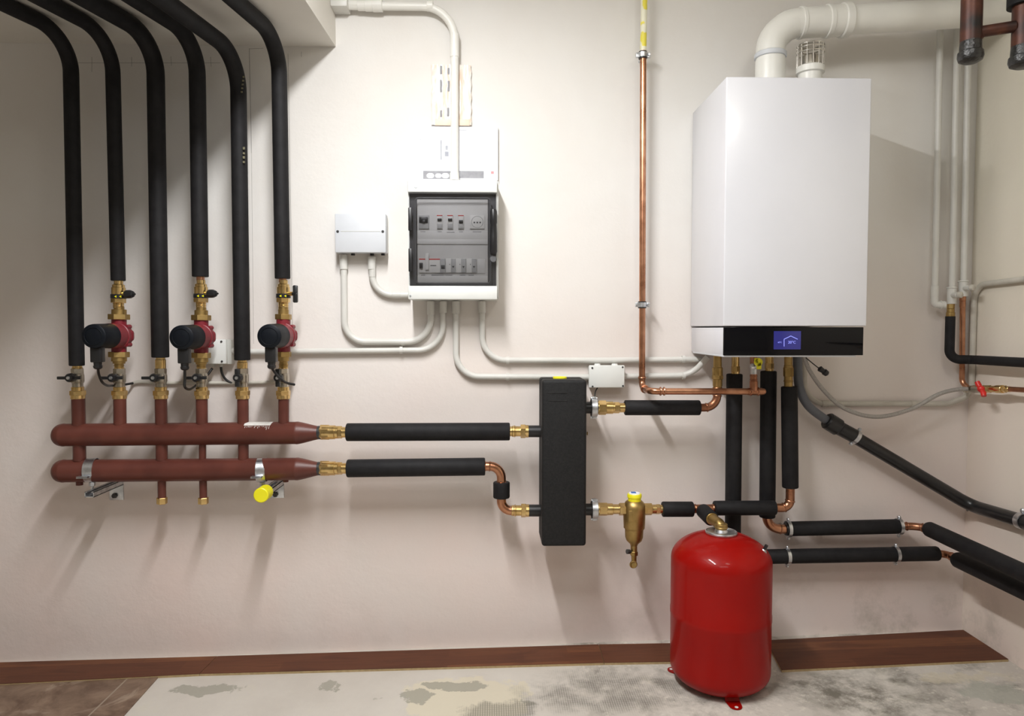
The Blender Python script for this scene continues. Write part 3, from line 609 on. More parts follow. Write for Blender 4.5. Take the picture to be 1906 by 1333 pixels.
# small grey module box
a, b_ = bx(624, 398, 718, 470, 0, .060); r = thing('control_box', 'pale grey rectangular plastic box with two screws, left of the board', 'control box', (a[0], 0, a[2]))
MB().box((a[0]+.003, -.03, a[2]+.003), (b_[0]-.001, 0, b_[2]-.003), .003).build('back_shell', 'jbox', r)
cv = MB().box((a[0], -.062, a[2]), (b_[0], -.016, b_[2]), .003).build('cover', 'boxgrey', r)
q0 = P(634, 430.3, .0625); q1 = P(708, 430.3, .0625); MB().box((q0.x, -.0630, q0.z-.0008), (q1.x, -.060, q0.z+.0008)).build('cover_groove', 'jbox', cv)
for x in (628.5, 712.5):
    c = P(x, 431, .062); MB().prof(c, c+Vector((0, -.0015, 0)), [(0, .0048), (1, .0045)], 16).build('screw', 'screw', cv)
for x in (657, 692.5, 713):
    MB().tube([P(x, 468, .03), P(x, 475.5, .03)], .007, 12).build('rubber_grommet', 'blackpl', r)
# ================================================================ DISTRIBUTION BOARD
D = .135
a, b_ = bx(759.5, 335, 925.5, 557.5, 0, D); r = thing('distribution_board', 'white electrical distribution board with a smoked window over two rows of breakers', 'electrical board', (a[0], 0, a[2]))
X0, X1, Z0, Z1 = a[0], b_[0], a[2], b_[2]
def bz(y, o=D): return P(842, y, o).z
def bxx(x, o=D): return P(x, 450, o).x
fr = MB()
fr.box((X0, -D+.02, Z0+.005), (X0+.004, 0, Z1)); fr.box((X1-.004, -D+.02, Z0+.005), (X1+.004, 0, Z1)); fr.box((X0, -D+.02, Z0+.002), (X1+.002, 0, Z0+.010)); fr.box((X0, -D+.02, Z1-.01), (X1, 0, Z1)); fr.box((X0, -.004, Z0), (X1, 0, Z1))
fr.build('enclosure', 'boxwhite', r)
MB().box((X0, -D, bz(358)), (X1, -D+.035, Z1), .004).build('top_rail', 'boxwhite', r)
MB().box((X0, -D, Z0), (X1, -D+.035, bz(532)), .004).build('bottom_rail', 'boxwhite', r)
MB().box((X0+.0035, -D+.030, bz(532)), (X1-.0035, -D+.034, bz(358))).build('mounting_frame', 'darkframe', r)
pf = -D+.027
pz0, pz1 = bz(526, -pf), bz(371, -pf); pxa, pxb = bxx(776.5, -pf), bxx(908, -pf)
MB().box((pxa, pf, pz0), (pxb, pf+.004, pz1), .0015).build('inner_panel', 'panel', r)
def yb_(y): return bz(y, -pf)
def xb_(x): return bxx(x, -pf)
MB().box((pxa, pf-.005, yb_(455)), (pxb, pf+.002, yb_(446)), .002).box((pxa, pf-.004, pz0), (pxb, pf+.002, yb_(513)), .002).box((pxa, pf-.0015, yb_(446)), (pxb, pf+.002, yb_(430)), .0005).build('panel_ledge', 'panel', r)
def modl(x0, x1, y0, y1, mat, name, d=.006):
    return MB().box((xb_(x0), pf-d, yb_(y1)), (xb_(x1), pf, yb_(y0)), .0008).build(name, mat, r)
def sub(p, x0, x1, y0, y1, mat, name, d0=.006, d=.004):
    return MB().box((xb_(x0), pf-d0-d, yb_(y1)), (xb_(x1), pf-d0+.0005, yb_(y0)), .0004).build(name, mat, p)
m_ = modl(780, 799, 401.5, 426.5, 'breaker', 'main_switch'); sub(m_, 781, 797, 405, 415.5, 'blackpl', 'rocker'); sub(m_, 787, 792, 411, 416, 'screw', 'toggle', d=.008)
for x0, tg in ((813.5, 0), (833, 0), (853, 1)):
    m_ = modl(x0, x0+10.5, 401, 426.5, 'light', 'breaker'); sub(m_, x0, x0+10.5, 401, 402.6, 'redpl', 'red_strip', d=.0008); sub(m_, x0+1.5, x0+9, 410.5 if tg else 407.5, 416 if tg else 412, 'blackpl', 'toggle', d=.006); sub(m_, x0+.7, x0+9.8, 417, 426, 'breaker', 'lower_face', d=.0012)
m_ = modl(875, 902, 401, 426, 'light', 'power_socket'); c = Vector((xb_(888.5), pf-.006, yb_(413.5)))
MB().torus(c, (0, 1, 0), .0195, .0009, 30, 6).build('socket_rim', 'breaker', m_)
for dx in (-.010, 0, .010): MB().box((c.x+dx-.0025, c.y-.0012, c.z-.0045), (c.x+dx+.0025, c.y, c.z+.0005)).build('socket_hole', 'screw', m_)
m_ = modl(780, 829, 482, 508, 'light', 'residual_breaker'); sub(m_, 780, 829, 482, 484, 'redpl', 'red_strip', d=.0008); sub(m_, 781, 787, 490, 500, 'blackpl', 'toggle', d=.008); sub(m_, 801, 812, 494, 495.5, 'screw', 'print_line', d=.0006); sub(m_, 819, 829, 482, 508, 'breaker', 'side_module', d=.001); sub(m_, 821, 828, 494, 501, 'screw', 'push_button', d=.003)
MB().box((xb_(792), pf-.014, yb_(503)), (xb_(798.5), pf-.009, yb_(472)), .001).build('lock_clip', 'light', m_)
for x0 in (829.5, 848.5, 868):
    m_ = modl(x0, x0+19, 481.5, 508, 'light', 'signal_module'); sub(m_, x0+10, x0+18.5, 482, 507.5, 'breaker', 'grey_button', d=.002)
    c = Vector((xb_(x0+14.2), pf-.0083, yb_(497))); MB().prof(c, c+Vector((0, -.001, 0)), [(0, .0045), (1, .0045)], 3, math.pi/6+math.pi/3).build('triangle_mark', 'screw', m_)
    c = Vector((xb_(x0+7.5), pf-.006, yb_(492.5))); MB().prof(c, c+Vector((0, -.001, 0)), [(0, .0014), (1, .0014)], 8).build('dot_mark', 'screw', m_)
modl(888, 903, 482, 509, 'panel', 'blank_cover', .003)
tl = MB()
for x0, x1, y in ((783, 792, 431), (815, 822, 431), (832, 846, 432), (855, 862, 431), (880, 896, 431), (784, 791, 512), (803, 826, 512), (829, 842, 512), (856, 866, 512), (872, 882, 512)):
    x = x0
    while x < x1:
        w_ = random.uniform(.9, 1.8); tl.box((xb_(x), pf-.0042 if y > 500 else pf-.0018, yb_(y+1.2)), (xb_(min(x+w_, x1)), pf-.001, yb_(y))); x += w_+.7
tl.build('circuit_captions', 'screw', r)
# smoked door: clear centre and moulded frame
dr = MB()
dx0, dx1, dz0, dz1 = bxx(761), bxx(924.5), bz(531), bz(358.5)
dr.box((dx0, -D-.001, dz0), (dx1, -D+.002, dz1))
door = dr.build('smoked_door', 'smoke', r)
rm = MB(); pts = fil([Vector((bxx(x), -D+.003, bz(y))) for x, y in ((843, 368), (773.5, 368), (773.5, 527), (913, 527), (913, 368), (844, 368))], .012, 6)
rm.tube(pts, .0024, 8).build('door_seal', 'darkframe', door)
for y0, y1 in ((387, 430), (463, 506)):
    MB().box((bxx(760.3), -D-.006, bz(y1)), (bxx(767), -D+.006, bz(y0)), .002).build('hinge', 'blackpl', door)
MB().prof((bxx(918.5), -D-.004, bz(390)), (bxx(918.5), -D-.004, bz(473)), [(0, .010), (.05, .0125), (.3, .0125), (.33, .011), (.6, .013), (.95, .013), (1, .010)], 20).build('door_handle', 'blackpl', door)
MB().prof((bxx(918), -D+.002, bz(482)), (bxx(918), -D-.004, bz(482)), [(0, .012), (1, .010)], 20).build('latch', 'darkframe', door)
c = P(774, 347, D); MB().prof(c, c+Vector((0, -.002, 0)), [(0, .0062), (1, .005)], 16).build('cover_screw', 'zinc', r)
c = P(764, 551, D); MB().prof(c, c+Vector((0, -.002, 0)), [(0, .004), (1, .003)], 12).build('cover_screw', 'zinc', r)
# documents over the board
a = P(770.5, 335, .014); b_ = P(927, 236.5, .014); r = thing('document_sheet', 'white printed drawing sheets in a folder on the wall behind the top of the board', 'document', (a.x, 0, a.z))
MB().box((a.x, -.015, a.z), (b_.x, -.003, b_.z), .0008).build('paper', 'paper', r)
def ink(x0, y0, x1, y1, mat, nm_): q0 = P(x0, y1, .0155); q1 = P(x1, y0, .0155); return MB().box((q0.x, -.0156, q0.z), (q1.x, -.0148, q1.z)).build(nm_, mat, r)
ink(787.5, 318.5, 842, 333, 'greyink', 'photo_strip'); ink(855, 318.5, 900.5, 331.5, 'greyink', 'title_block'); ink(914, 319, 919, 323.5, 'pinkink', 'red_stamp')
for cx_, ww in ((801, 7), (816, 6), (829, 7)):
    c = P(cx_, 327, .0157); MB().sphere((c.x, -.0157, c.z), rp(ww, 0), (1, .03, .72), 16).build('photo_shape', 'paper', r)
lm = MB()
for (x0, y0, x1, y1, w_) in [(782, 246, 798, 246, .6), (782, 246, 782, 260, .6), (782, 260, 798, 260, .6), (798, 252, 798, 260, .6), (821, 262, 821, 296, 2.2), (824, 264, 824, 294, .8), (830, 272, 833, 278, 1.5), (829, 283, 834, 290, 1.8), (896, 244, 896, 312, .5), (856, 242, 868, 242, 1), (866, 246, 866, 300, .3), (872, 246, 872, 306, .3), (880, 250, 880, 300, .3), (887, 246, 887, 300, .3), (789, 272, 789, 290, .5), (775, 304, 775, 332, .4), (904, 316, 904, 333, .5), (909, 316, 909, 333, .5)]:
    q0 = P(x0-w_/2, max(y0, y1)+w_/2, .0155); q1 = P(x1+w_/2, min(y0, y1)-w_/2, .0155); lm.box((q0.x, -.0155, q0.z), (q1.x, -.0149, q1.z))
lm.build('drawing_lines', 'ink', r)
a = P(803, 233, .008); b_ = P(877, 122, .008); r = thing('document_sleeve', 'crumpled clear sleeve of folded pinkish papers pinned behind the white conduit', 'document', (a.x, 0, a.z))
sv = MB(); nx, nz = 22, 18; g_ = []
for j in range(nz+1):
    for i in range(nx+1):
        x = a.x+(b_.x-a.x)*i/nx; z = a.z+(b_.z-a.z)*j/nz
        g_.append((x+.0015*math.sin(j*1.7), -.010-.004*(math.sin(i*1.3+.6*math.sin(j*.9))*.5+.5)*(1 if 0 < i < nx else .3), z+.001*math.sin(i*2.1)))
nb = len(g_); gg = g_+[(p[0], -.001, p[2]) for p in g_]; fs = []
for j in range(nz):
    for i in range(nx):
        q = j*(nx+1)+i; fs.append((q, q+1, q+nx+2, q+nx+1)); fs.append((q+nb, q+nx+1+nb, q+nx+2+nb, q+1+nb))
ed = [i for i in range(nx+1)]+[j*(nx+1)+nx for j in range(1, nz+1)]+[nz*(nx+1)+i for i in range(nx-1, -1, -1)]+[j*(nx+1) for j in range(nz-1, 0, -1)]
for q in range(len(ed)):
    u, v = ed[q], ed[(q+1) % len(ed)]; fs.append((u, u+nb, v+nb, v))
sv.add(gg, fs).build('plastic_sleeve', 'sleeve', r)
pr_ = MB()
for x, y0, y1 in ((821, 122, 138), (835, 126, 138), (821, 148, 172), (835, 150, 170), (821, 205, 218), (834, 200, 216)):
    q0 = P(x-1.8, y1, .015); q1 = P(x+1.8, y0, .015); pr_.box((q0.x, -.0152, q0.z), (q1.x, -.009, q1.z), .002)
pr_.build('printed_marks', 'greyink', r)
pr_ = MB(); q0 = P(810, 233.5, .015); q1 = P(874, 222, .015); pr_.box((q0.x, -.0155, q0.z), (q1.x, -.010, q1.z), .001); pr_.build('folded_paper_edge', MT['mdf'] if False else noise_mat('pinkish_paper', (.80, .62, .48), (.84, .68, .55), .6, scale=30), r)
# ================================================================ HEADER CONNECTIONS
def union(xs, y, segs, lab_, off=OM, mat='brass'):
    A = P(xs[0], y, off); B = P(xs[1], y, off); L = xs[1]-xs[0]
    o = MB().fit(A, B, [((q[0]-xs[0])/L, (q[1]-xs[0])/L, rp(q[2], off), *q[3:]) for q in segs]).build('brass_union', mat)
    return tag(o, lab_, 'pipe fitting', 'brass pipe unions')
def foam(p0, p1, w, lab_, name='foam_pipe_sleeve', o0=OM, o1=OM, mat='insul'):
    return tag(MB().tube([P(*p0, o0), P(*p1, o1)], rp(w, (o0+o1)/2), 28, rnd=.004).build(name, mat), lab_, 'pipe insulation', 'black foam pipe sleeves')
for y, t in ((804.8, 'upper'), (872, 'lower')):
    union((596, 648), y, [(596, 613, 14, 'h'), (600, 624, 13), (623, 630, 11.8), (628, 637, 11.6, 'h'), (636, 648, 10)], 'brass union between the '+t+' header and its black foam pipe')
foam((645, 804.6), (949, 803.4), 16.7, 'long horizontal black foam pipe from the upper header to the black block')
foam((646, 872), (903, 868.6), 16.6, 'horizontal black foam pipe from the lower header to a copper bend')
union((948, 985), 803, [(948, 954, 9.4), (953, 960, 10.4), (957, 958.5, 11.5), (959, 970, 9.6), (969, 978, 12.8, 'h'), (977, 984, 11.8)], 'brass union between the upper foam pipe and the black block')
union((952, 986), 950.5, [(952, 961, 10), (958, 960, 11.4), (960, 971, 9.8), (970, 979, 13, 'h'), (978, 985, 11.8)], 'brass union between the copper bend and the lower left of the black block')
def elbow(pts, R, w, lab_, off, rings=(), mat='copper', name='copper_elbow'):
    PP = [P(*(q if len(q) > 2 else (*q, off))) for q in pts]; path = fil(PP, R, 12); m_ = MB().tube(path, rp(w, off), 22)
    for q in rings:
        c = path[q] if q >= 0 else path[q]; t = (path[min(max(q+1, 1), len(path)-1)] if q >= 0 else path[q])-(path[q] if q >= 0 else path[q-1])
        m_.torus(c, t, rp(w, off)+.0003, .0022, 24, 8)
    return tag(m_.build(name, mat), lab_, 'copper pipe', 'copper bends and pipes')
elbow([(903, 868), (933, 868), (933.3, 898)], .040, 8.6, 'copper bend turning down from the lower foam pipe', OM, (0, 1, -1))
foam((933.4, 897), (933.4, 927), 15.6, 'short upright black foam collar between two copper bends')
elbow([(933.4, 926), (933.5, 950.5), (956, 950.5)], .034, 8.8, 'copper bend turning right below the short foam collar', OM, (0, -1))
# hydraulic separator in foam shell
r = thing('hydraulic_separator', 'tall black foam-clad block with a yellow cap on top', 'separator', P(1050, 1018, .13))
a = P(1008.5, 1018, .205); b_ = P(1092.5, 707.5, .205)
MB().box((a.x, -.205, a.z), (b_.x, -.135, b_.z), .010, 4).box((a.x, -.131, a.z), (b_.x, -.055, b_.z), .008, 3).box((a.x+.002, -.140, a.z+.002), (b_.x-.002, -.125, b_.z-.002)).build('foam_shell', 'eps', r)
q0 = P(1020, 732, .2055); q1 = P(1055, 746, .2055)
MB().box((q0.x, -.2065, q1.z), (q1.x, -.2045, q1.z+.0012)).box((q0.x, -.2065, q0.z), (q1.x, -.2045, q0.z+.0012)).build('shell_moulding', 'screw', r)
A = P(1042, 706.5, .12); MB().prof(A+Vector((0, 0, -.004)), A+Vector((0, 0, .010)), [(0, .022), (.3, .024), (.9, .024), (1, .022)], 28).build('yellow_cap', 'yellow', r)
for x0, x1, y in ((983.5, 1012, 803), (984, 1012, 950.5), (1088, 1103, 759), (1088, 1103, 948.5)):
    MB().tube([P(x0, y, OM), P(x1, y, OM)], rp(11.2, OM), 24).build('port', 'blackpl', r)
c = P(1093, 807, .12); MB().torus(c, (1, 0, 0), .005, .0016, 16, 6).build('sensor_ring', 'brassd', r)
def ringnut(x, y, lab_):
    c = P(x, y, OM); t = thing('pipe_clamp', lab_, 'clamp', c, 'zinc pipe clamps')
    MB().band(c-Vector((0, 0, 0)), (1, 0, 0), rp(15.5, OM), .019, .0035).build('clamp_band', 'zinc', t)
    e = MB()
    for s_ in (1, -1): e.box((c.x-.007, c.y-.008, c.z+s_*rp(16, OM)), (c.x+.007, c.y+.008, c.z+s_*rp(20.5, OM)), .0015)
    e.build('clamp_ear', 'zinc', t)
    s_ = MB()
    for q in (1, -1): s_.prof((c.x-.012, c.y-.002, c.z+q*rp(18, OM)), (c.x+.011, c.y-.002, c.z+q*rp(18, OM)), [(0, .0045), (.3, .0045), (.32, .003), (1, .003)], 8)
    s_.build('clamp_screw', 'zinc', t)
    MB().band(c, (1, 0, 0), rp(12, OM), .022, .006).build('rubber_liner', 'blackpl', t)
ringnut(1105.5, 759, 'zinc clamp on the upper right port of the black block')
ringnut(1106.5, 948.5, 'zinc clamp on the lower right port of the black block')
union((1112, 1164), 759, [(1112, 1116, 12), (1114, 1128, 13.6, 'h'), (1126, 1141, 11.8), (1140, 1144, 10.4), (1143, 1153, 10.6, 'h'), (1152, 1164, 9)], 'brass union at the upper right of the black block')
foam((1162.5, 759), (1302.5, 759), 14.3, 'short horizontal black foam pipe between the black block and the boiler bend')
elbow([(1300, 759), (1334.5, 758.5), (1335.3, 722)], .042, 7.6, 'copper bend rising behind the copper gas pipe to the boiler', OM, (0, 2, -2, -1), 'copperd')
# brass filter
r = thing('dirt_separator', 'brass dirt separator with yellow cap and drain cock, right of the black block', 'filter', P(1179, 1055, OM))
A = P(1181, 932, OM); B = P(1180, 1016, OM); g = lambda w: rp(w, OM)
MB().prof(A, B, [(0, g(14)), (.03, g(17)), (.10, g(20.3)), (.18, g(21)), (.40, g(20.5)), (.60, g(19.8)), (.606, g(19.4)), (.615, g(17.5)), (.63, g(17.5)), (.80, g(16.8)), (.88, g(14.5)), (.955, g(7.8)), (1, g(6.5))], 36).build('body', 'brassd', r)
MB().box(P(1170, 972, .13+.036), P(1189, 950, .13+.030), .003).build('raised_plate', 'brassd', r)
MB().prof(P(1181, 935, OM), P(1181, 919, OM), [(0, g(12)), (.55, g(12.4)), (.6, g(13.6)), (.9, g(13.6)), (1, g(12.5))], 28).build('yellow_cap', 'yellow', r)
c = P(1181, 919, OM); MB().prof(c, c+Vector((0, 0, .0035)), [(0, g(10.5)), (1, g(10))], 24).build('clear_disc', 'paper', r)
MB().box((c.x-.012, c.y-.010, c.z+.003), (c.x+.004, c.y+.006, c.z+.006), .0008).build('blue_print', 'blue', r)
dc = MB().fit(P(1180, 1012, OM), P(1180, 1040, OM), [(0, .6, g(6.2)), (.5, .78, g(7.6), 'h'), (.75, 1, g(5))])
dc.tube(fil([P(1180, 1036, OM), P(1180, 1049, OM), P(1179, 1051, OM+.03)], .006, 6), g(5), 16).torus(P(1179, 1051, OM+.03), (0, 1, 0), g(6), .0028, 20, 8)
dc.build('drain_cock', 'brassd', r)
MB().prof(P(1174, 1027, OM+.008), P(1167, 1027, OM+.014), [(0, g(3)), (.4, g(4.5)), (1, g(4.5))], 12).build('cock_screw', 'screw', r)
MB().fit(P(1112, 948, OM), P(1165, 948, OM), [(0, .08, g(11.5)), (.04, .34, g(12.4), 'h'), (.3, .54, g(11)), (.53, .78, g(9.2)), (.76, .98, g(12), 'h')]).build('inlet_union', 'brass', r)
MB().fit(P(1198, 948, OM), P(1236, 948, OM), [(0, .40, g(11.5), 'h'), (.38, .62, g(8.8)), (.6, .8, g(9.6), 'h'), (.78, 1, g(8.4))]).build('outlet_union', 'brass', r)
foam((1232.5, 948), (1290, 948), 14.4, 'short black foam pipe between the brass filter and the copper tee')
# tee with branch to the tank
tee = MB().tube([P(1288, 947, OM), P(1332, 946.5, OM)], rp(7.8, OM), 22).tube([P(1304, 947, OM), P(1304, 947, OM)+Vector((0, -.03, 0))], rp(7.8, OM), 22)
for x in (1290, 1294, 1327): tee.torus(P(x, 947, OM), (1, 0, 0), rp(7.9, OM), .002, 24, 8)
tag(tee.build('copper_tee', 'copperd'), 'copper tee left of the pipe in front of the uprights, branching to the red tank', 'pipe fitting')
foam((1329, 946), (1443, 945.5), 13.8, 'horizontal black foam pipe crossing in front of two upright ones above the tank')
elbow([(1440, 945.5), (1470.5, 945), (1471, 906)], .028, 8.2, 'copper bend joining the rightmost upright foam pipe above the tank', OM, (0, 3, -3, -1))
foam((1469, 719.5), (1471, 908), 14.9, 'upright black foam pipe below the boiler, rightmost and shortest of three')
foam((1367, 696), (1363.5, 1040), 14.8, 'upright black foam pipe below the boiler, leftmost, running down behind the tank', o0=.068, o1=.068)
foam((1430.5, 690.5), (1428, 963), 14.7, 'upright black foam pipe below the boiler, middle one of three', o0=.068, o1=.068)
# ================================================================ GAS PIPE
cx0 = P(1197.3, 100, .06); cb = P(1195, 722, .06)
r = thing('gas_pipe', 'copper gas pipe with yellow sleeve at the top, running down left of the boiler', 'copper pipe', cb)
XA = P(1199, 0, .06)
MB().tube([XA+Vector((0, 0, .25)), XA, P(1197.3, 97, .06)], rp(5.9, .06), 20).build('yellow_sleeve', 'gasyellow', r)
g1 = P(1214, 728.5, .195); rr = rp(5.9, .06)
path = fil([P(1197.3, 95, .06), Vector((cb.x, -.06, P(1195, 722, .06).z)), Vector((g1.x-.025, -.195, g1.z)), P(1421, 729, .195)], [.030, .030], 12)
path = fil([P(1197.3, 95, .06), Vector((cb.x, -.06, g1.z)), Vector((cb.x+.0, -.195, g1.z)), P(1421, 729, .195)], [.028, .028], 12)
MB().tube(path, rr, 22).build('copper_tube', 'copper', r)
fl = MB()
for c, t in ((Vector((cb.x, -.06, g1.z+.036)), (0, 0, 1)), (Vector((cb.x+.045, -.195, g1.z)), (1, 0, 0)), (Vector((cb.x, -.105, g1.z)), (0, 1, 0)), (P(1397, 729, .195), (1, 0, 0)), (P(1411, 729, .195), (1, 0, 0)), (Vector((cb.x+.033, -.195, g1.z)), (1, 0, 0))):
    MB().torus(c, t, rr+.0012, .0028, 24, 8).build('solder_ring', 'copper', r)
fl.tube([Vector((cb.x, -.06, g1.z+.030)), Vector((cb.x, -.06, g1.z+.042))], rr+.0015, 20).build('top_socket', 'copper', r)
MB().tube([P(1392, 729, .195), P(1418, 729, .195)], rr+.0012, 20).sphere(P(1420, 729, .195), rr).build('end_tee', 'copper', r)
for y, t in ((103, 'upper zinc clamp on the gas pipe below its yellow sleeve'), (567.5, 'lower zinc clamp on the gas pipe beside the boiler')):
    c = P(1196.5 if y < 300 else 1195.3, y, .06); k = thing('pipe_clamp', t, 'clamp', c, 'zinc pipe clamps')
    MB().band(c, (0, 0, 1), rr, .024, .0035).build('rubber_liner', 'blackpl', k)
    MB().band(c, (0, 0, 1), rr+.0035, .016, .002).box((c.x+.014, c.y-.006, c.z-.008), (c.x+.026, c.y+.006, c.z+.008), .001).box((c.x-.024, c.y-.006, c.z-.008), (c.x-.014, c.y+.006, c.z+.008), .001).build('clamp_band', 'zinc', k)
    MB().prof((c.x+.020, c.y-.012, c.z), (c.x+.020, c.y+.006, c.z), [(0, .004), (.3, .0055), (1, .004)], 10).build('clamp_screw', 'zinc', k)
    MB().tube([(c.x, c.y+.012, c.z), (c.x, 0, c.z)], .004, 10).build('wall_stud', 'zinc', k)
# ================================================================ BOILER
bo = .362
fl_ = P(1349.5, 608, bo); frt = P(1613.5, 607, bo); ft = P(1349.5, 143.5, bo)
BX0, BX1 = (P(1347.5, 608, bo).x+P(1351, 144, bo).x)/2, (P(1613.5, 607, bo).x+P(1622.5, 144, bo).x)/2
BZ1 = P(1486, 144, bo).z; BZm = P(1480, 607.3, bo).z; BZ0 = P(1480, 664, bo).z
r = thing('gas_boiler', 'large white wall-hung gas boiler with black control strip and blue display', 'boiler', (BX0, 0, BZ0))
MB().box((BX0, -bo, BZm), (BX1, -.003, BZ1), .0035, 3).build('casing', 'white', r)
cy0 = P(1349, 660, bo).x
MB().box((BX0+.004, -bo+.004, BZ0+.004), (BX1-.008, -.004, BZm-.004), .002).build('lower_housing', 'white', r)
cp = MB().box((BX0+.002, -bo, BZ0+.004), (BX1-.009, -bo+.008, BZm-.003), .0015).build('control_panel', 'gloss', r)
MB().box((BX0+.004, -bo+.004, BZ0-.001), (BX1-.03, -.02, BZ0+.005), .001).build('bottom_tray', 'boxgrey', r)
s0 = P(1440, 650.5, bo+.001); s1 = P(1491, 616.5, bo+.001)
scr = MB().box((s0.x, -bo-.0012, s0.z), (s1.x, -bo+.001, s1.z), .0003).build('display', 'screen', cp)
pts = [P(x, y, bo+.0016) for x, y in ((1459.5, 645), (1459.5, 631.5), (1472, 625.5), (1484.5, 631.5))]
ic = MB()
for i in range(3): ic.tube([pts[i], pts[i+1]], .0011, 8)
SS = r
hi = ic.build('house_icon', 'glyph', cp)
text('20°C', P(1474, 637.5, bo+.0018), .0115, 'glyph', cp, 'temperature_reading'); text('60°C', P(1451.5, 637.5, bo+.0018), .006, 'glyph', cp, 'water_reading')
gz = P(1416, 662, bo).z
cdial = P(1410, 634, bo+.0006)
# flue
OF = .18
fx = P(1434, 110, OF); fxr = rp(25.8, OF)
r = thing('flue_pipe', 'large white flue pipe rising from the boiler and running to the right wall', 'flue', (fx.x, -OF, BZ1))
e1 = P(1560, 41, OF); e2 = P(1787, 25.5, OF); d = (e2-e1).normalized(); end = e1+d*((XR-e1.x)/d.x)
A = Vector((fx.x, -OF, BZ1-.002)); c1 = P(1434, 68, OF); c1.x = fx.x
kk1 = P(1436, 88, OF); kk2 = P(1462, 60, OF); kk3 = P(1512, 49, OF)
path = fil([A, Vector((fx.x, -OF, P(1434, 62, OF).z)), P(1483, 55, OF), end], [.085, .085], 14)
path = fil([A, Vector((fx.x, -OF, P(1434, 74, OF).z)), P(1468, 51, OF)+Vector((0, 0, .012)), end], [.075, .09], 14)
MB().tube(path, fxr, 36).build('flue_tube', 'pvc', r)
rg = MB()
def fr_(f0, f1, extra, m_):
    # sleeve along path between arc-length fractions (metres)
    acc = 0; L = [0]
    for i in range(1, len(path)): acc += (path[i]-path[i-1]).length; L.append(acc)
    def at(s):
        for i in range(1, len(path)):
            if L[i] >= s: t = (s-L[i-1])/(L[i]-L[i-1]); return path[i-1].lerp(path[i], t)
        return path[-1]
    n_ = 8; m_.tube([at(f0+(f1-f0)*i/n_) for i in range(n_+1)], [fxr+extra*.6]+[fxr+extra]*(n_-1)+[fxr+extra*.6], 36)
def s_px(xp):
    xx = P(xp, 60, OF).x; acc = 0
    for i in range(1, len(path)):
        if path[i].x >= xx and path[i-1].x < xx: return acc+(path[i]-path[i-1]).length*(xx-path[i-1].x)/(path[i].x-path[i-1].x)
        acc += (path[i]-path[i-1]).length
sl = MB(); fr_(.128, .144, .005, sl); sl.build('seal_ring', 'boxgrey', r)
sl = MB(); fr_(.0, .124, .0015, sl); sl.build('base_socket', 'pvc', r)
q1, q2, q3, q4 = s_px(1490), s_px(1541), s_px(1566), s_px(1580)
sl = MB(); fr_(.146, s_px(1476), .0012, sl); sl.build('lower_elbow', 'pvc', r)
sl = MB(); fr_(q1-.006, q1+.006, .0048, sl); fr_(q1, q2, .002, sl); fr_(q2-.010, q2+.006, .0065, sl); sl.build('upper_elbow', 'pvc', r)
sl = MB(); fr_(q2, q3, .0035, sl); fr_(q3-.004, q4, .0085, sl); sl.build('pipe_socket', 'pvc', r)
# air intake
ox = P(1508, 140, OF+.01); r = thing('air_intake', 'stainless caged air intake on a white collar on top of the boiler', 'vent', (ox.x, ox.y, BZ1))
g = lambda w: rp(w, OF)
zt = lambda y: P(1508, y, OF).z
MB().prof((ox.x, ox.y, BZ1-.002), (ox.x, ox.y, zt(126)), [(0, g(21)), (.74, g(21)), (.77, g(25)), (.96, g(25)), (1, g(22))], 32).build('collar', 'pvc', r)
MB().prof((ox.x, ox.y, zt(128)), (ox.x, ox.y, zt(108)), [(0, g(18)), (.9, g(18)), (1, g(17))], 32).build('steel_tube', 'steel', r)
cg = MB(); zb, ze = zt(130), zt(88)
for i in range(14):
    a = 2*math.pi*i/14; x = math.cos(a)*g(23.5); y = math.sin(a)*g(23.5); cg.tube([(ox.x+x, ox.y+y, zb), (ox.x+x, ox.y+y, ze)], .0017, 6)
for z in (ze, (ze*2+zb)/3, ze-.010): cg.torus((ox.x, ox.y, z), (0, 0, 1), g(23.5), .0021, 32, 6)
cg.build('wire_cage', 'steel', r)
MB().prof((ox.x, ox.y, ze-.002), (ox.x, ox.y, ze+.003), [(0, g(24)), (1, g(20))], 32).build('cage_lid', 'steel', r)
# fittings under the boiler
def under(x, y0, y1, off, segs, lab_, mat='brass'):
    A = P(x, y0, off); B = P(x, y1, off); A.z = BZ0-.002 if y0 < 668 else A.z; L = y1-y0
    return tag(MB().fit(A, B, [((q[0]-y0)/L, (q[1]-y0)/L, rp(q[2], off), *q[3:]) for q in segs]).build('boiler_connector', mat), lab_, 'pipe fitting', 'connectors under the boiler')
under(1335.5, 660, 724, OM, [(660, 676, 7.5), (674, 686, 7.8), (684, 701, 9.6), (699, 706, 10.6, 'h'), (704, 719, 8.8), (716, 724, 8)], 'brass connector under the boiler, leftmost, above the copper bend', 'brassd')
under(1369, 655, 698, .068, [(655, 682, 7), (680, 692, 8.2, 'h'), (690, 698, 7.6)], 'brass connector above the leftmost upright foam pipe under the boiler', 'brass')
under(1432, 655, 692, .068, [(655, 676, 7.5), (674, 686, 8.4, 'h'), (684, 692, 7.8)], 'brass connector above the middle upright foam pipe under the boiler', 'brass')
under(1467.5, 660, 722, OM, [(660, 682, 7.4), (680, 686, 8.2), (684, 701, 9.2, 'h'), (700, 720, 7.8), (708, 711, 8.6)], 'brass connector above the rightmost upright foam pipe under the boiler', 'brassd')
r = thing('gas_valve', 'small gas cock with a yellow handle under the boiler', 'valve', P(1403, 728, .195))
A = P(1402.5, 664, .195); A.z = BZ0-.002; B = P(1403, 728, .195)
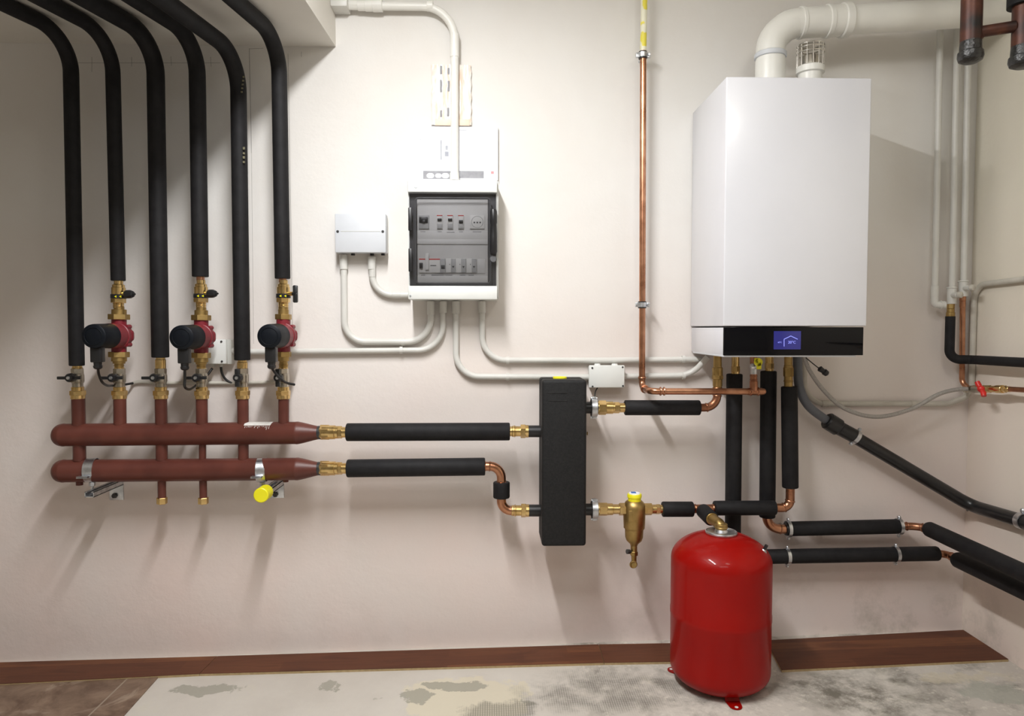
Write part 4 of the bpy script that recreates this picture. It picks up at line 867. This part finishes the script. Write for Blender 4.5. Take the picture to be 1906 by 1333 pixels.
MB().fit(A, B, [(.0, .35, rp(6.5, .19)), (.52, .74, rp(6.4, .19)), (.56, .60, rp(7.2, .19)), (.66, .70, rp(7.2, .19)), (.72, 1, rp(7.6, .19))]).build('valve_body', 'copperd', r)
MB().fit(A, B, [(.30, .55, rp(6.2, .19))]).sphere(P(1402, 682, .20), .012).build('steel_union', 'zinc', r)
c = P(1411, 674, .225); MB().prof(c, c+Vector((0, -.006, 0)), [(0, .014), (1, .013)], 20).box((c.x-.006, c.y-.006, c.z-.024), (c.x+.010, c.y, c.z), .002).box((c.x-.014, c.y-.006, c.z-.004), (c.x, c.y, c.z+.013), .002).build('yellow_handle', 'yellow', r)
MB().tube([P(1404, 676, .195), c], .005, 10).build('stem', 'brassd', r)
# ================================================================ RIGHT HAND PIPES
o7 = .068
elbow([(1427, 958), (1427, 985), (1464, 985)], .050, 8.6, 'copper bend below the middle upright foam pipe, right of the tank', o7, (0, -2))
def rc(x, y, off, tilt, lab_, w=14.5, wd=.012):
    c = P(x, y, off); d = Vector(tilt).normalized(); t = thing('pipe_clamp', lab_, 'clamp', c, 'zinc pipe clamps')
    MB().band(c, d, rp(w, off), wd, .0022).build('clamp_band', 'zinc', t)
    u = Vector((0, 0, 1)) if abs(d.x) > .9 or abs(d.y) > .9 else Vector((.45, 0, .9)).normalized()
    u = (u-d*u.dot(d)).normalized(); m_ = MB()
    for s_ in (1, -1):
        q = c+u*s_*(rp(w, off)+.006); m_.sphere(q, .0075, (.8, 1, .9), 12); m_.tube([q+Vector((0, -.010, 0)), q+Vector((0, .010, 0))], .0028, 8)
    m_.build('clamp_lug', 'zinc', t); MB().tube([c+Vector((0, rp(w, off), 0)), (c.x, 0, c.z)], .004, 8).build('wall_stud', 'zinc', t)
foam((1461, 985), (1472, 984.7), 12.4, 'short rubber ring beside the copper bend at the tank', name='rubber_ring', o0=o7, o1=o7, mat='blackpl')
tag(MB().tube([P(1471, 984.5, o7), P(1672, 980, o7)], rp(13.8, o7), 28, rnd=.004).build('foam_pipe_sleeve', 'insul'), 'upper horizontal black foam pipe right of the tank', 'pipe insulation', 'black foam pipe sleeves')
tag(MB().tube([P(1363, 1037.5, o7), P(1746, 1030.5, o7)], rp(13.8, o7), 28, rnd=.006).build('foam_pipe_sleeve', 'insul'), 'lower horizontal black foam pipe running behind the red tank to the corner', 'pipe insulation', 'black foam pipe sleeves')
rc(1467, 984.6, o7, (1, 0, 0), 'zinc clamp at the left end of the upper foam pipe right of the tank'); rc(1673, 980, o7, (1, 0, 0), 'zinc clamp at the right end of the upper foam pipe near the corner')
rc(1465, 1036, o7, (1, 0, 0), 'zinc clamp on the lower foam pipe beside the red tank'); rc(1667, 1032, o7, (1, 0, 0), 'zinc clamp on the lower foam pipe near the corner')
pu = P(1727, 984, .11); XU = pu.x; eu = PX(1906, 1067, XU+.002); du = (eu-pu); 
plw = P(1778, 1041, .14); XW = plw.x-.012; plw = PX(1780, 1041, XW); el_ = PX(1906, 1100, XW); dl = (el_-plw)
elbow([(1672, 980), (1702, 979.5), (1722, 983, .10)], .05, 7.2, 'copper bend leading to the upper foam pipe in the right corner', o7, (0, 1, -2), 'copperd')
elbow([(1743, 1030.5), (1762, 1030.5), (1779, 1041, .135)], .03, 7.0, 'copper bend leading to the lower foam pipe in the right corner', o7, (0, 1, -2), 'copperd')
tag(MB().tube([pu, pu+du*3.0], rp(14.2, o7), 28, rnd=.010).build('foam_pipe_sleeve', 'insul'), 'upper thick black foam pipe coming forward along the right wall', 'pipe insulation', 'black foam pipe sleeves')
tag(MB().tube([plw, plw+dl*3.4], rp(14.6, o7), 28, rnd=.010).build('foam_pipe_sleeve', 'insul'), 'lower thick black foam pipe coming forward along the right wall', 'pipe insulation', 'black foam pipe sleeves')
# drain
od = .07
r = thing('condensate_drain', 'black drain pipe sloping from the boiler hose down to the right corner', 'drain pipe', P(1806, 941, od))
q = [P(1538, 782, od), P(1562, 797, od), P(1592, 813, od), P(1806, 941, od)]; XD = q[3].x; qe = PX(1899, 969, XD+.004); q.append(qe); q.append(qe+(qe-q[3])*2.5)
MB().tube([q[0], q[0].lerp(q[1], .1), q[1].lerp(q[0], .1), q[1]], [rp(14, od), rp(16.5, od), rp(16.5, od), rp(14, od)], 24).tube([q[1], q[2]], rp(13.4, od), 24).build('rubber_coupling', 'blackpl', r)
MB().tube(fil([q[2]-(q[2]-q[1])*.8, q[3], q[4], q[5]], [.05, .3], 8), rp(12, od), 28).torus(q[3], (q[4]-q[2]), rp(12, od), .002, 28, 8).build('drain_tube', 'blackpipe', r)
rc(1592, 813, od, (q[3]-q[2]), 'zinc clamp on the sloping black drain pipe below the boiler', 12.8, .014)
c = PX(1903, 970, XD+.004); k = thing('pipe_clamp', 'zinc clamp on the drain pipe at the right edge of the view', 'clamp', c, 'zinc pipe clamps')
MB().band(c, (q[4]-q[3]), rp(12.6, od), .020, .003).build('clamp_band', 'zinc', k); MB().sphere(c+Vector((0, 0, .034)), .009, (.8, 1, 1), 12).build('clamp_lug', 'zinc', k)
tag(MB().tube(spline([P(1484.5, 655, .10), P(1485, 690, .10), P(1489, 725, .10), P(1506, 757, .09), P(1540, 783.5, od)]), rp(8.3, .1), 20).build('drain_hose', 'greyhose'), 'grey condensate hose curving down from the boiler', 'hose')
tag(MB().tube(spline([P(1496, 660, .16), P(1507, 690, .16), P(1536, 730, .15), P(1575, 762, .14), P(1632, 776, .12), P(1695, 762, .10), P(1745, 735, .09), P(1776, 726, .085), P(1800, 724, .085)]), rp(3.9, .12), 14).build('braided_hose', 'braid'), 'braided flexible hose sagging from the boiler to the red-handled tap', 'hose')
r = thing('sensor_lead', 'thin black lead with a plug hanging beside the boiler hose', 'cable', P(1534, 692, .2))
MB().tube([P(1500, 666, .2), P(1512, 676, .2), P(1526, 687, .2)], .0018, 8).build('wire', 'cable', r)
MB().prof(P(1524, 685, .2), P(1541, 697, .2), [(0, .004), (.1, .010), (.5, .008), (.6, .011), (.9, .010), (1, .005)], 12).build('plug', 'blackpl', r)
# conduit across to the corner, up and onto the right wall
Xc = XR-.012; vtop = PX(1813, 560, Xc); vb_ = PX(1812, 730, Xc); ro = PX(1860, 527, Xc); re = PX(1906, 520, Xc)
pts = [P(1496.5, 650, .012), P(1497, 751.5, .012), P(1765, 752, .012), Vector((Xc-.02, -.03, P(1795, 740, .03).z)), Vector((Xc, vtop.y, vb_.z+.02)), Vector((Xc, vtop.y, ro.z)), re, re+(re-ro)*4]
tag(MB().tube(fil(pts, [.08, .05, .03, .03, .06, .1], 8), rp(5.2, 0), 16).seg(P(1695, 752, .012), P(1707, 752, .012), 0, 1, rp(6.2, 0)).seg(P(1529, 751.5, .012), P(1542, 751.5, .012), 0, 1, rp(6.4, 0)).build('wall_conduit', 'condold'), 'painted conduit running low behind the boiler hoses and up onto the right wall', 'conduit')
# three white water pipes in the corner
def wpipe(x0, x1, yb, lab_, off=.05):
    a = P(x0, 62, off); b_ = P(x1, yb, off); t_ = a+(a-b_)*.25; t_.z = min(t_.z, ZC); r = thing('water_pipe', lab_, 'pipe', b_, 'white upright pipes in the right corner')
    MB().tube([b_, a+(a-b_)*.12], rp(5.6, off), 18).build('pipe_tube', 'cond', r); return r
r = wpipe(1750, 1739.5, 560, 'white upright pipe in the corner, leftmost of three, ending in an elbow')
e0 = P(1739.5, 566, .05); MB().seg(P(1740, 532, .05), P(1739.5, 552, .05), 0, 1, rp(7, .05)).tube(fil([P(1739.5, 550, .05), P(1739.5, 567, .05), P(1760, 568, .06)], .012, 6), rp(6.8, .05), 18).torus(P(1751, 567.5, .056), (1, 0, 0), rp(7, .05), .002).torus(P(1757, 567.5, .058), (1, 0, 0), rp(6.4, .05), .002).build('elbow_cap', 'cond', r)
def stopcock(x, y0, y1, kx, ky, r, off=.05):
    MB().seg(P(x, y0, off), P(x, y1, off), 0, 1, rp(8, off)).torus(P(x, y0+2, off), (0, 0, 1), rp(8.2, off), .002).tube([P(x, (y0+y1)/2, off), P(kx, ky, off+.045)], rp(5, off), 14).build('valve_body', 'cond', r)
    c = P(kx, ky, off+.045); MB().prof(c, c+Vector((.006, -.014, 0)), [(0, .009), (.2, .012), (.8, .011), (1, .007)], 16).build('round_knob', 'condold', r)
r = wpipe(1782, 1772, 540, 'white upright pipe in the corner, middle of three, ending in a stopcock'); stopcock(1771.5, 534, 566, 1783, 549, r)
MB().fit(P(1770, 565, .05), P(1769, 590, .05), [(0, .4, rp(6.5, .05), 'h'), (.4, .7, rp(6.5, .05)), (.65, 1, rp(7.5, .05))]).build('brass_tail', 'brassd', r)
r = wpipe(1803, 1793.5, 530, 'white upright pipe in the corner, rightmost of three, ending in a stopcock'); stopcock(1793, 522, 552, 1806, 536, r)
XI = XR-.05
a = P(1769, 589, .062); a1 = P(1769.5, 669, .05); i0 = PX(1830, 671, XI); i1 = PX(1906, 675, XI)
tag(MB().tube(fil([a, Vector((a.x, a.y, i0.z)), Vector((XI, -.085, i0.z)), i1, i1+(i1-i0)*5], [.045, .02, .3], 10), rp(8.4, .05), 24).build('insulated_water_pipe', 'insul'), 'thin black insulated pipe from the middle stopcock along the right wall', 'insulated pipe')
c0_ = P(1792, 550, .045); c1_ = P(1790.5, 700, .045); cE = PX(1802, 722, XI)
tag(MB().tube(fil([c0_, P(1790.5, 712, .045), cE], .03, 8), rp(4.8, .05), 18).fit(P(1792, 549, .045), P(1791.5, 572, .045), [(0, .5, rp(5.6, 0)), (.5, 1, rp(5.2, 0))]).build('copper_water_pipe', 'copper'), 'thin upright copper pipe from the right stopcock down to the red-handled tap', 'copper pipe')
v0 = PX(1797, 724, XI); v1 = PX(1880, 724.5, XI); v2 = PX(1906, 726, XI); r = thing('stop_tap', 'small tap with a red lever handle on the right wall', 'valve', v0)
L = (v1-v0).length
MB().fit(v0, v1, [(0, .22, .012, 'h'), (.20, .42, .0135), (.0, .05, .014)]).build('tap_body', 'nickel', r)
MB().fit(v0, v1, [(.40, .60, .013, 'h'), (.58, .72, .011), (.72, .86, .0135), (.84, .93, .012, 'h'), (.92, 1.0, .0095)]).build('brass_union', 'brass', r)
hc = PX(1826, 724, XI-.03); dv = (v1-v0).normalized(); hh = MB().sphere(hc, .012, (1, 1, 1), 14)
for s_ in (1, -1):
    q0 = hc+dv*(-.020*s_)*.6+Vector((0, 0, .013*s_)); hh.tube([hc, q0, q0+Vector((-.002, 0, .012*s_))-dv*.006*s_], [.007, .009, .008], 10)
hh.build('red_handle', 'redpl', r)
tag(MB().tube([v1-(v2-v1)*.1, v2, v2+(v2-v1)*9], rp(4.6, .1), 16).build('copper_pipe', 'copperd'), 'thin horizontal copper pipe running from the red-handled tap along the right wall', 'copper pipe')
# rusty heating pipes in front, top right
od = .67
def rusty(x, yb, top, w, off, lab_):
    a = P(x, yb, off); R = rp(w, off); r = thing('rusty_pipe', lab_, 'steel pipe', a, 'burnt rusty steel pipes at the upper right')
    MB().tube([a+Vector((0, 0, .03)), Vector((a.x, a.y, ZC))], R, 28).build('steel_tube', 'rust', r)
    n_ = 10; MB().prof(a+Vector((0, 0, .055)), a, [(0, R*1.0), (.25, R*1.03), (.45, R*1.04), (.5, R*1.18), (.72, R*1.22), (.9, R*1.1), (1, R*.7)], 32).build('tarred_cap', 'tar', r)
    return r, a, R
r1, a1_, R1 = rusty(1806, 117, 0, 18, od, 'rusty burnt pipe with a black cap hanging at the upper right of the boiler')
r2, a2_, R2 = rusty(1904, 126, 0, 20, .70, 'rusty burnt pipe with a black cap at the right edge of the view')
z = P(1840, 61, od).z; MB().tube([Vector((a1_.x, a1_.y, z-.002)), Vector((a2_.x-R2*.9, a2_.y, z+.004))], rp(10.3, od), 20).torus(Vector((a1_.x+R1*.95, a1_.y, z-.002)), (1, 0, 0), rp(11, od), .004).build('cross_pipe', 'rust', r1)
MB().tube([Vector((a2_.x, a2_.y, P(1900, 11, .7).z)), Vector((a2_.x, a2_.y, ZC))], R2+.012, 24).build('foam_sleeve', 'insul', r2)
# ================================================================ EXPANSION TANK
tc_ = Vector((P(1341, 1100, .31).x, -.31, 0)); zf = fz(tc_.x); r = thing('expansion_tank', 'red steel expansion tank standing on three feet on the floor', 'tank', (tc_.x, tc_.y, zf))
kT = K(.31); RT = 94.2/kT*.985
ztop = P(1340, 993, .31).z; zsh = ztop-.085; zbs = P(1341, 1236, .31).z; zbt = zbs-.062
pr = []
N = 12
for i in range(N+1):
    a = math.pi/2*i/N; pr.append((ztop-(ztop-zsh)*(1-math.cos(a))**.9, .035+(RT-.035)*math.sin(a)**1.05 if i else .035))
pr += [(zsh-.01, RT), ((zsh+zbs)/2+.012, RT), ((zsh+zbs)/2+.008, RT+.0012), ((zsh+zbs)/2-.008, RT+.0012), ((zsh+zbs)/2-.012, RT), (zbs+.02, RT*.998)]
for i in range(N+1):
    a = math.pi/2*i/N; pr.append((zbs-(zbs-zbt)*math.sin(a), RT*math.cos(a)**.62 if i < N else .004))
Lz = ztop-zbt
MB().prof((tc_.x, tc_.y, ztop), (tc_.x, tc_.y, zbt), [((ztop-z)/Lz, rr_) for z, rr_ in pr], 72).build('vessel', 'tankred', r, angle=60)
for ang, nm_ in ((-90, 0), (148, 1), (32, 2)):
    a = math.radians(ang); d = Vector((math.cos(a), math.sin(a), 0)); s_ = Vector((-d.y, d.x, 0)); w = .022
    p0 = tc_+d*.110; p1 = tc_+d*.126; p2 = tc_+d*.158; zt_ = zbs-.028; zb_ = fz(p1.x)+.001
    fm = MB(); t = .0025
    def V(p, q, z): v = p+s_*q; return Vector((v.x, v.y, z))
    fm.hexa([V(p1, -w, zb_), V(p1, w, zb_), V(p1-d*t, w, zb_), V(p1-d*t, -w, zb_), V(p0, -w, zt_), V(p0, w, zt_), V(p0-d*t, w, zt_), V(p0-d*t, -w, zt_)])
    rim = [V(p1-d*t, -w, zb_), V(p2-d*.008, -w*.9, zb_)]+[V(p2-d*.008+d*math.sin(k*math.pi/8)*.022, -w*.9*math.cos(k*math.pi/8), zb_) for k in range(1, 8)]+[V(p2-d*.008, w*.9, zb_), V(p1-d*t, w, zb_)]
    nn = len(rim); fm.add(rim+[v+Vector((0, 0, t)) for v in rim], [tuple(range(nn)), tuple(nn+i for i in reversed(range(nn)))]+[(i, (i+1) % nn, nn+(i+1) % nn, nn+i) for i in range(nn)])
    ft_ = fm.build('foot', 'tankred', r)
    q = p2+d*.002; MB().prof(V(q, 0, zb_+t), V(q, 0, zb_+t+.0006), [(0, .0055), (1, .0055)], 16).build('bolt_hole', 'tape', ft_)
zc_ = ztop
MB().prof((tc_.x, tc_.y, zc_-.006), (tc_.x, tc_.y, zc_+.006), [(0, .034), (.35, .038), (.5, .049), (.85, .050), (1, .047)], 40).torus((tc_.x, tc_.y, zc_+.006), (0, 0, 1), .047, .0025, 40, 8).prof((tc_.x, tc_.y, zc_+.005), (tc_.x, tc_.y, zc_+.014), [(0, .022), (1, .018)], 24).build('steel_flange', 'zinc', r)
c = P(1408, 1031, .36); c = tc_+Vector((.115, -.060, 0)); c.z = zsh+.046; q = Vector((.35, -.2, .9)).normalized()
vv = MB().prof(c-q*.012, c+q*.006, [(0, .012), (.6, .011), (1, .006)], 16).build('valve_seat', 'zinc', r)
MB().prof(c+q*.004, c+q*.022, [(0, .0055), (1, .005)], 12).build('valve_cap', 'blackpl', r)
# brass elbow and branch from the tee
tx = P(1304, 947, OM); zt_ = tx.z; br = [Vector((tx.x, -OM-.02, zt_)), Vector((tx.x, -.235, zt_))]
o = tag(MB().tube([Vector((tx.x, -OM-.028, zt_)), Vector((tx.x+.002, -.245, zt_-.004))], rp(14, .2), 24, rnd=.004).build('foam_pipe_sleeve', 'insul'), 'stubby black foam sleeve pointing forward above the red tank', 'pipe insulation', 'black foam pipe sleeves')
m_ = MB().tube(fil([Vector((tx.x, -.235, zt_-.003)), Vector((tc_.x, tc_.y, zt_-.006)), Vector((tc_.x, tc_.y, zc_+.008))], .024, 10), .0175, 22)
m_.torus(Vector((tx.x+.002, -.252, zt_-.003)), (0, 1, 0), .0172, .003).torus(Vector((tc_.x, tc_.y, zc_+.020)), (0, 0, 1), .0180, .003).seg(Vector((tc_.x, tc_.y, zc_+.018)), Vector((tc_.x, tc_.y, zc_+.032)), 0, 1, .0195)
tag(m_.build('brass_elbow', 'brassd'), 'brass elbow screwed into the top flange of the red tank', 'pipe fitting')
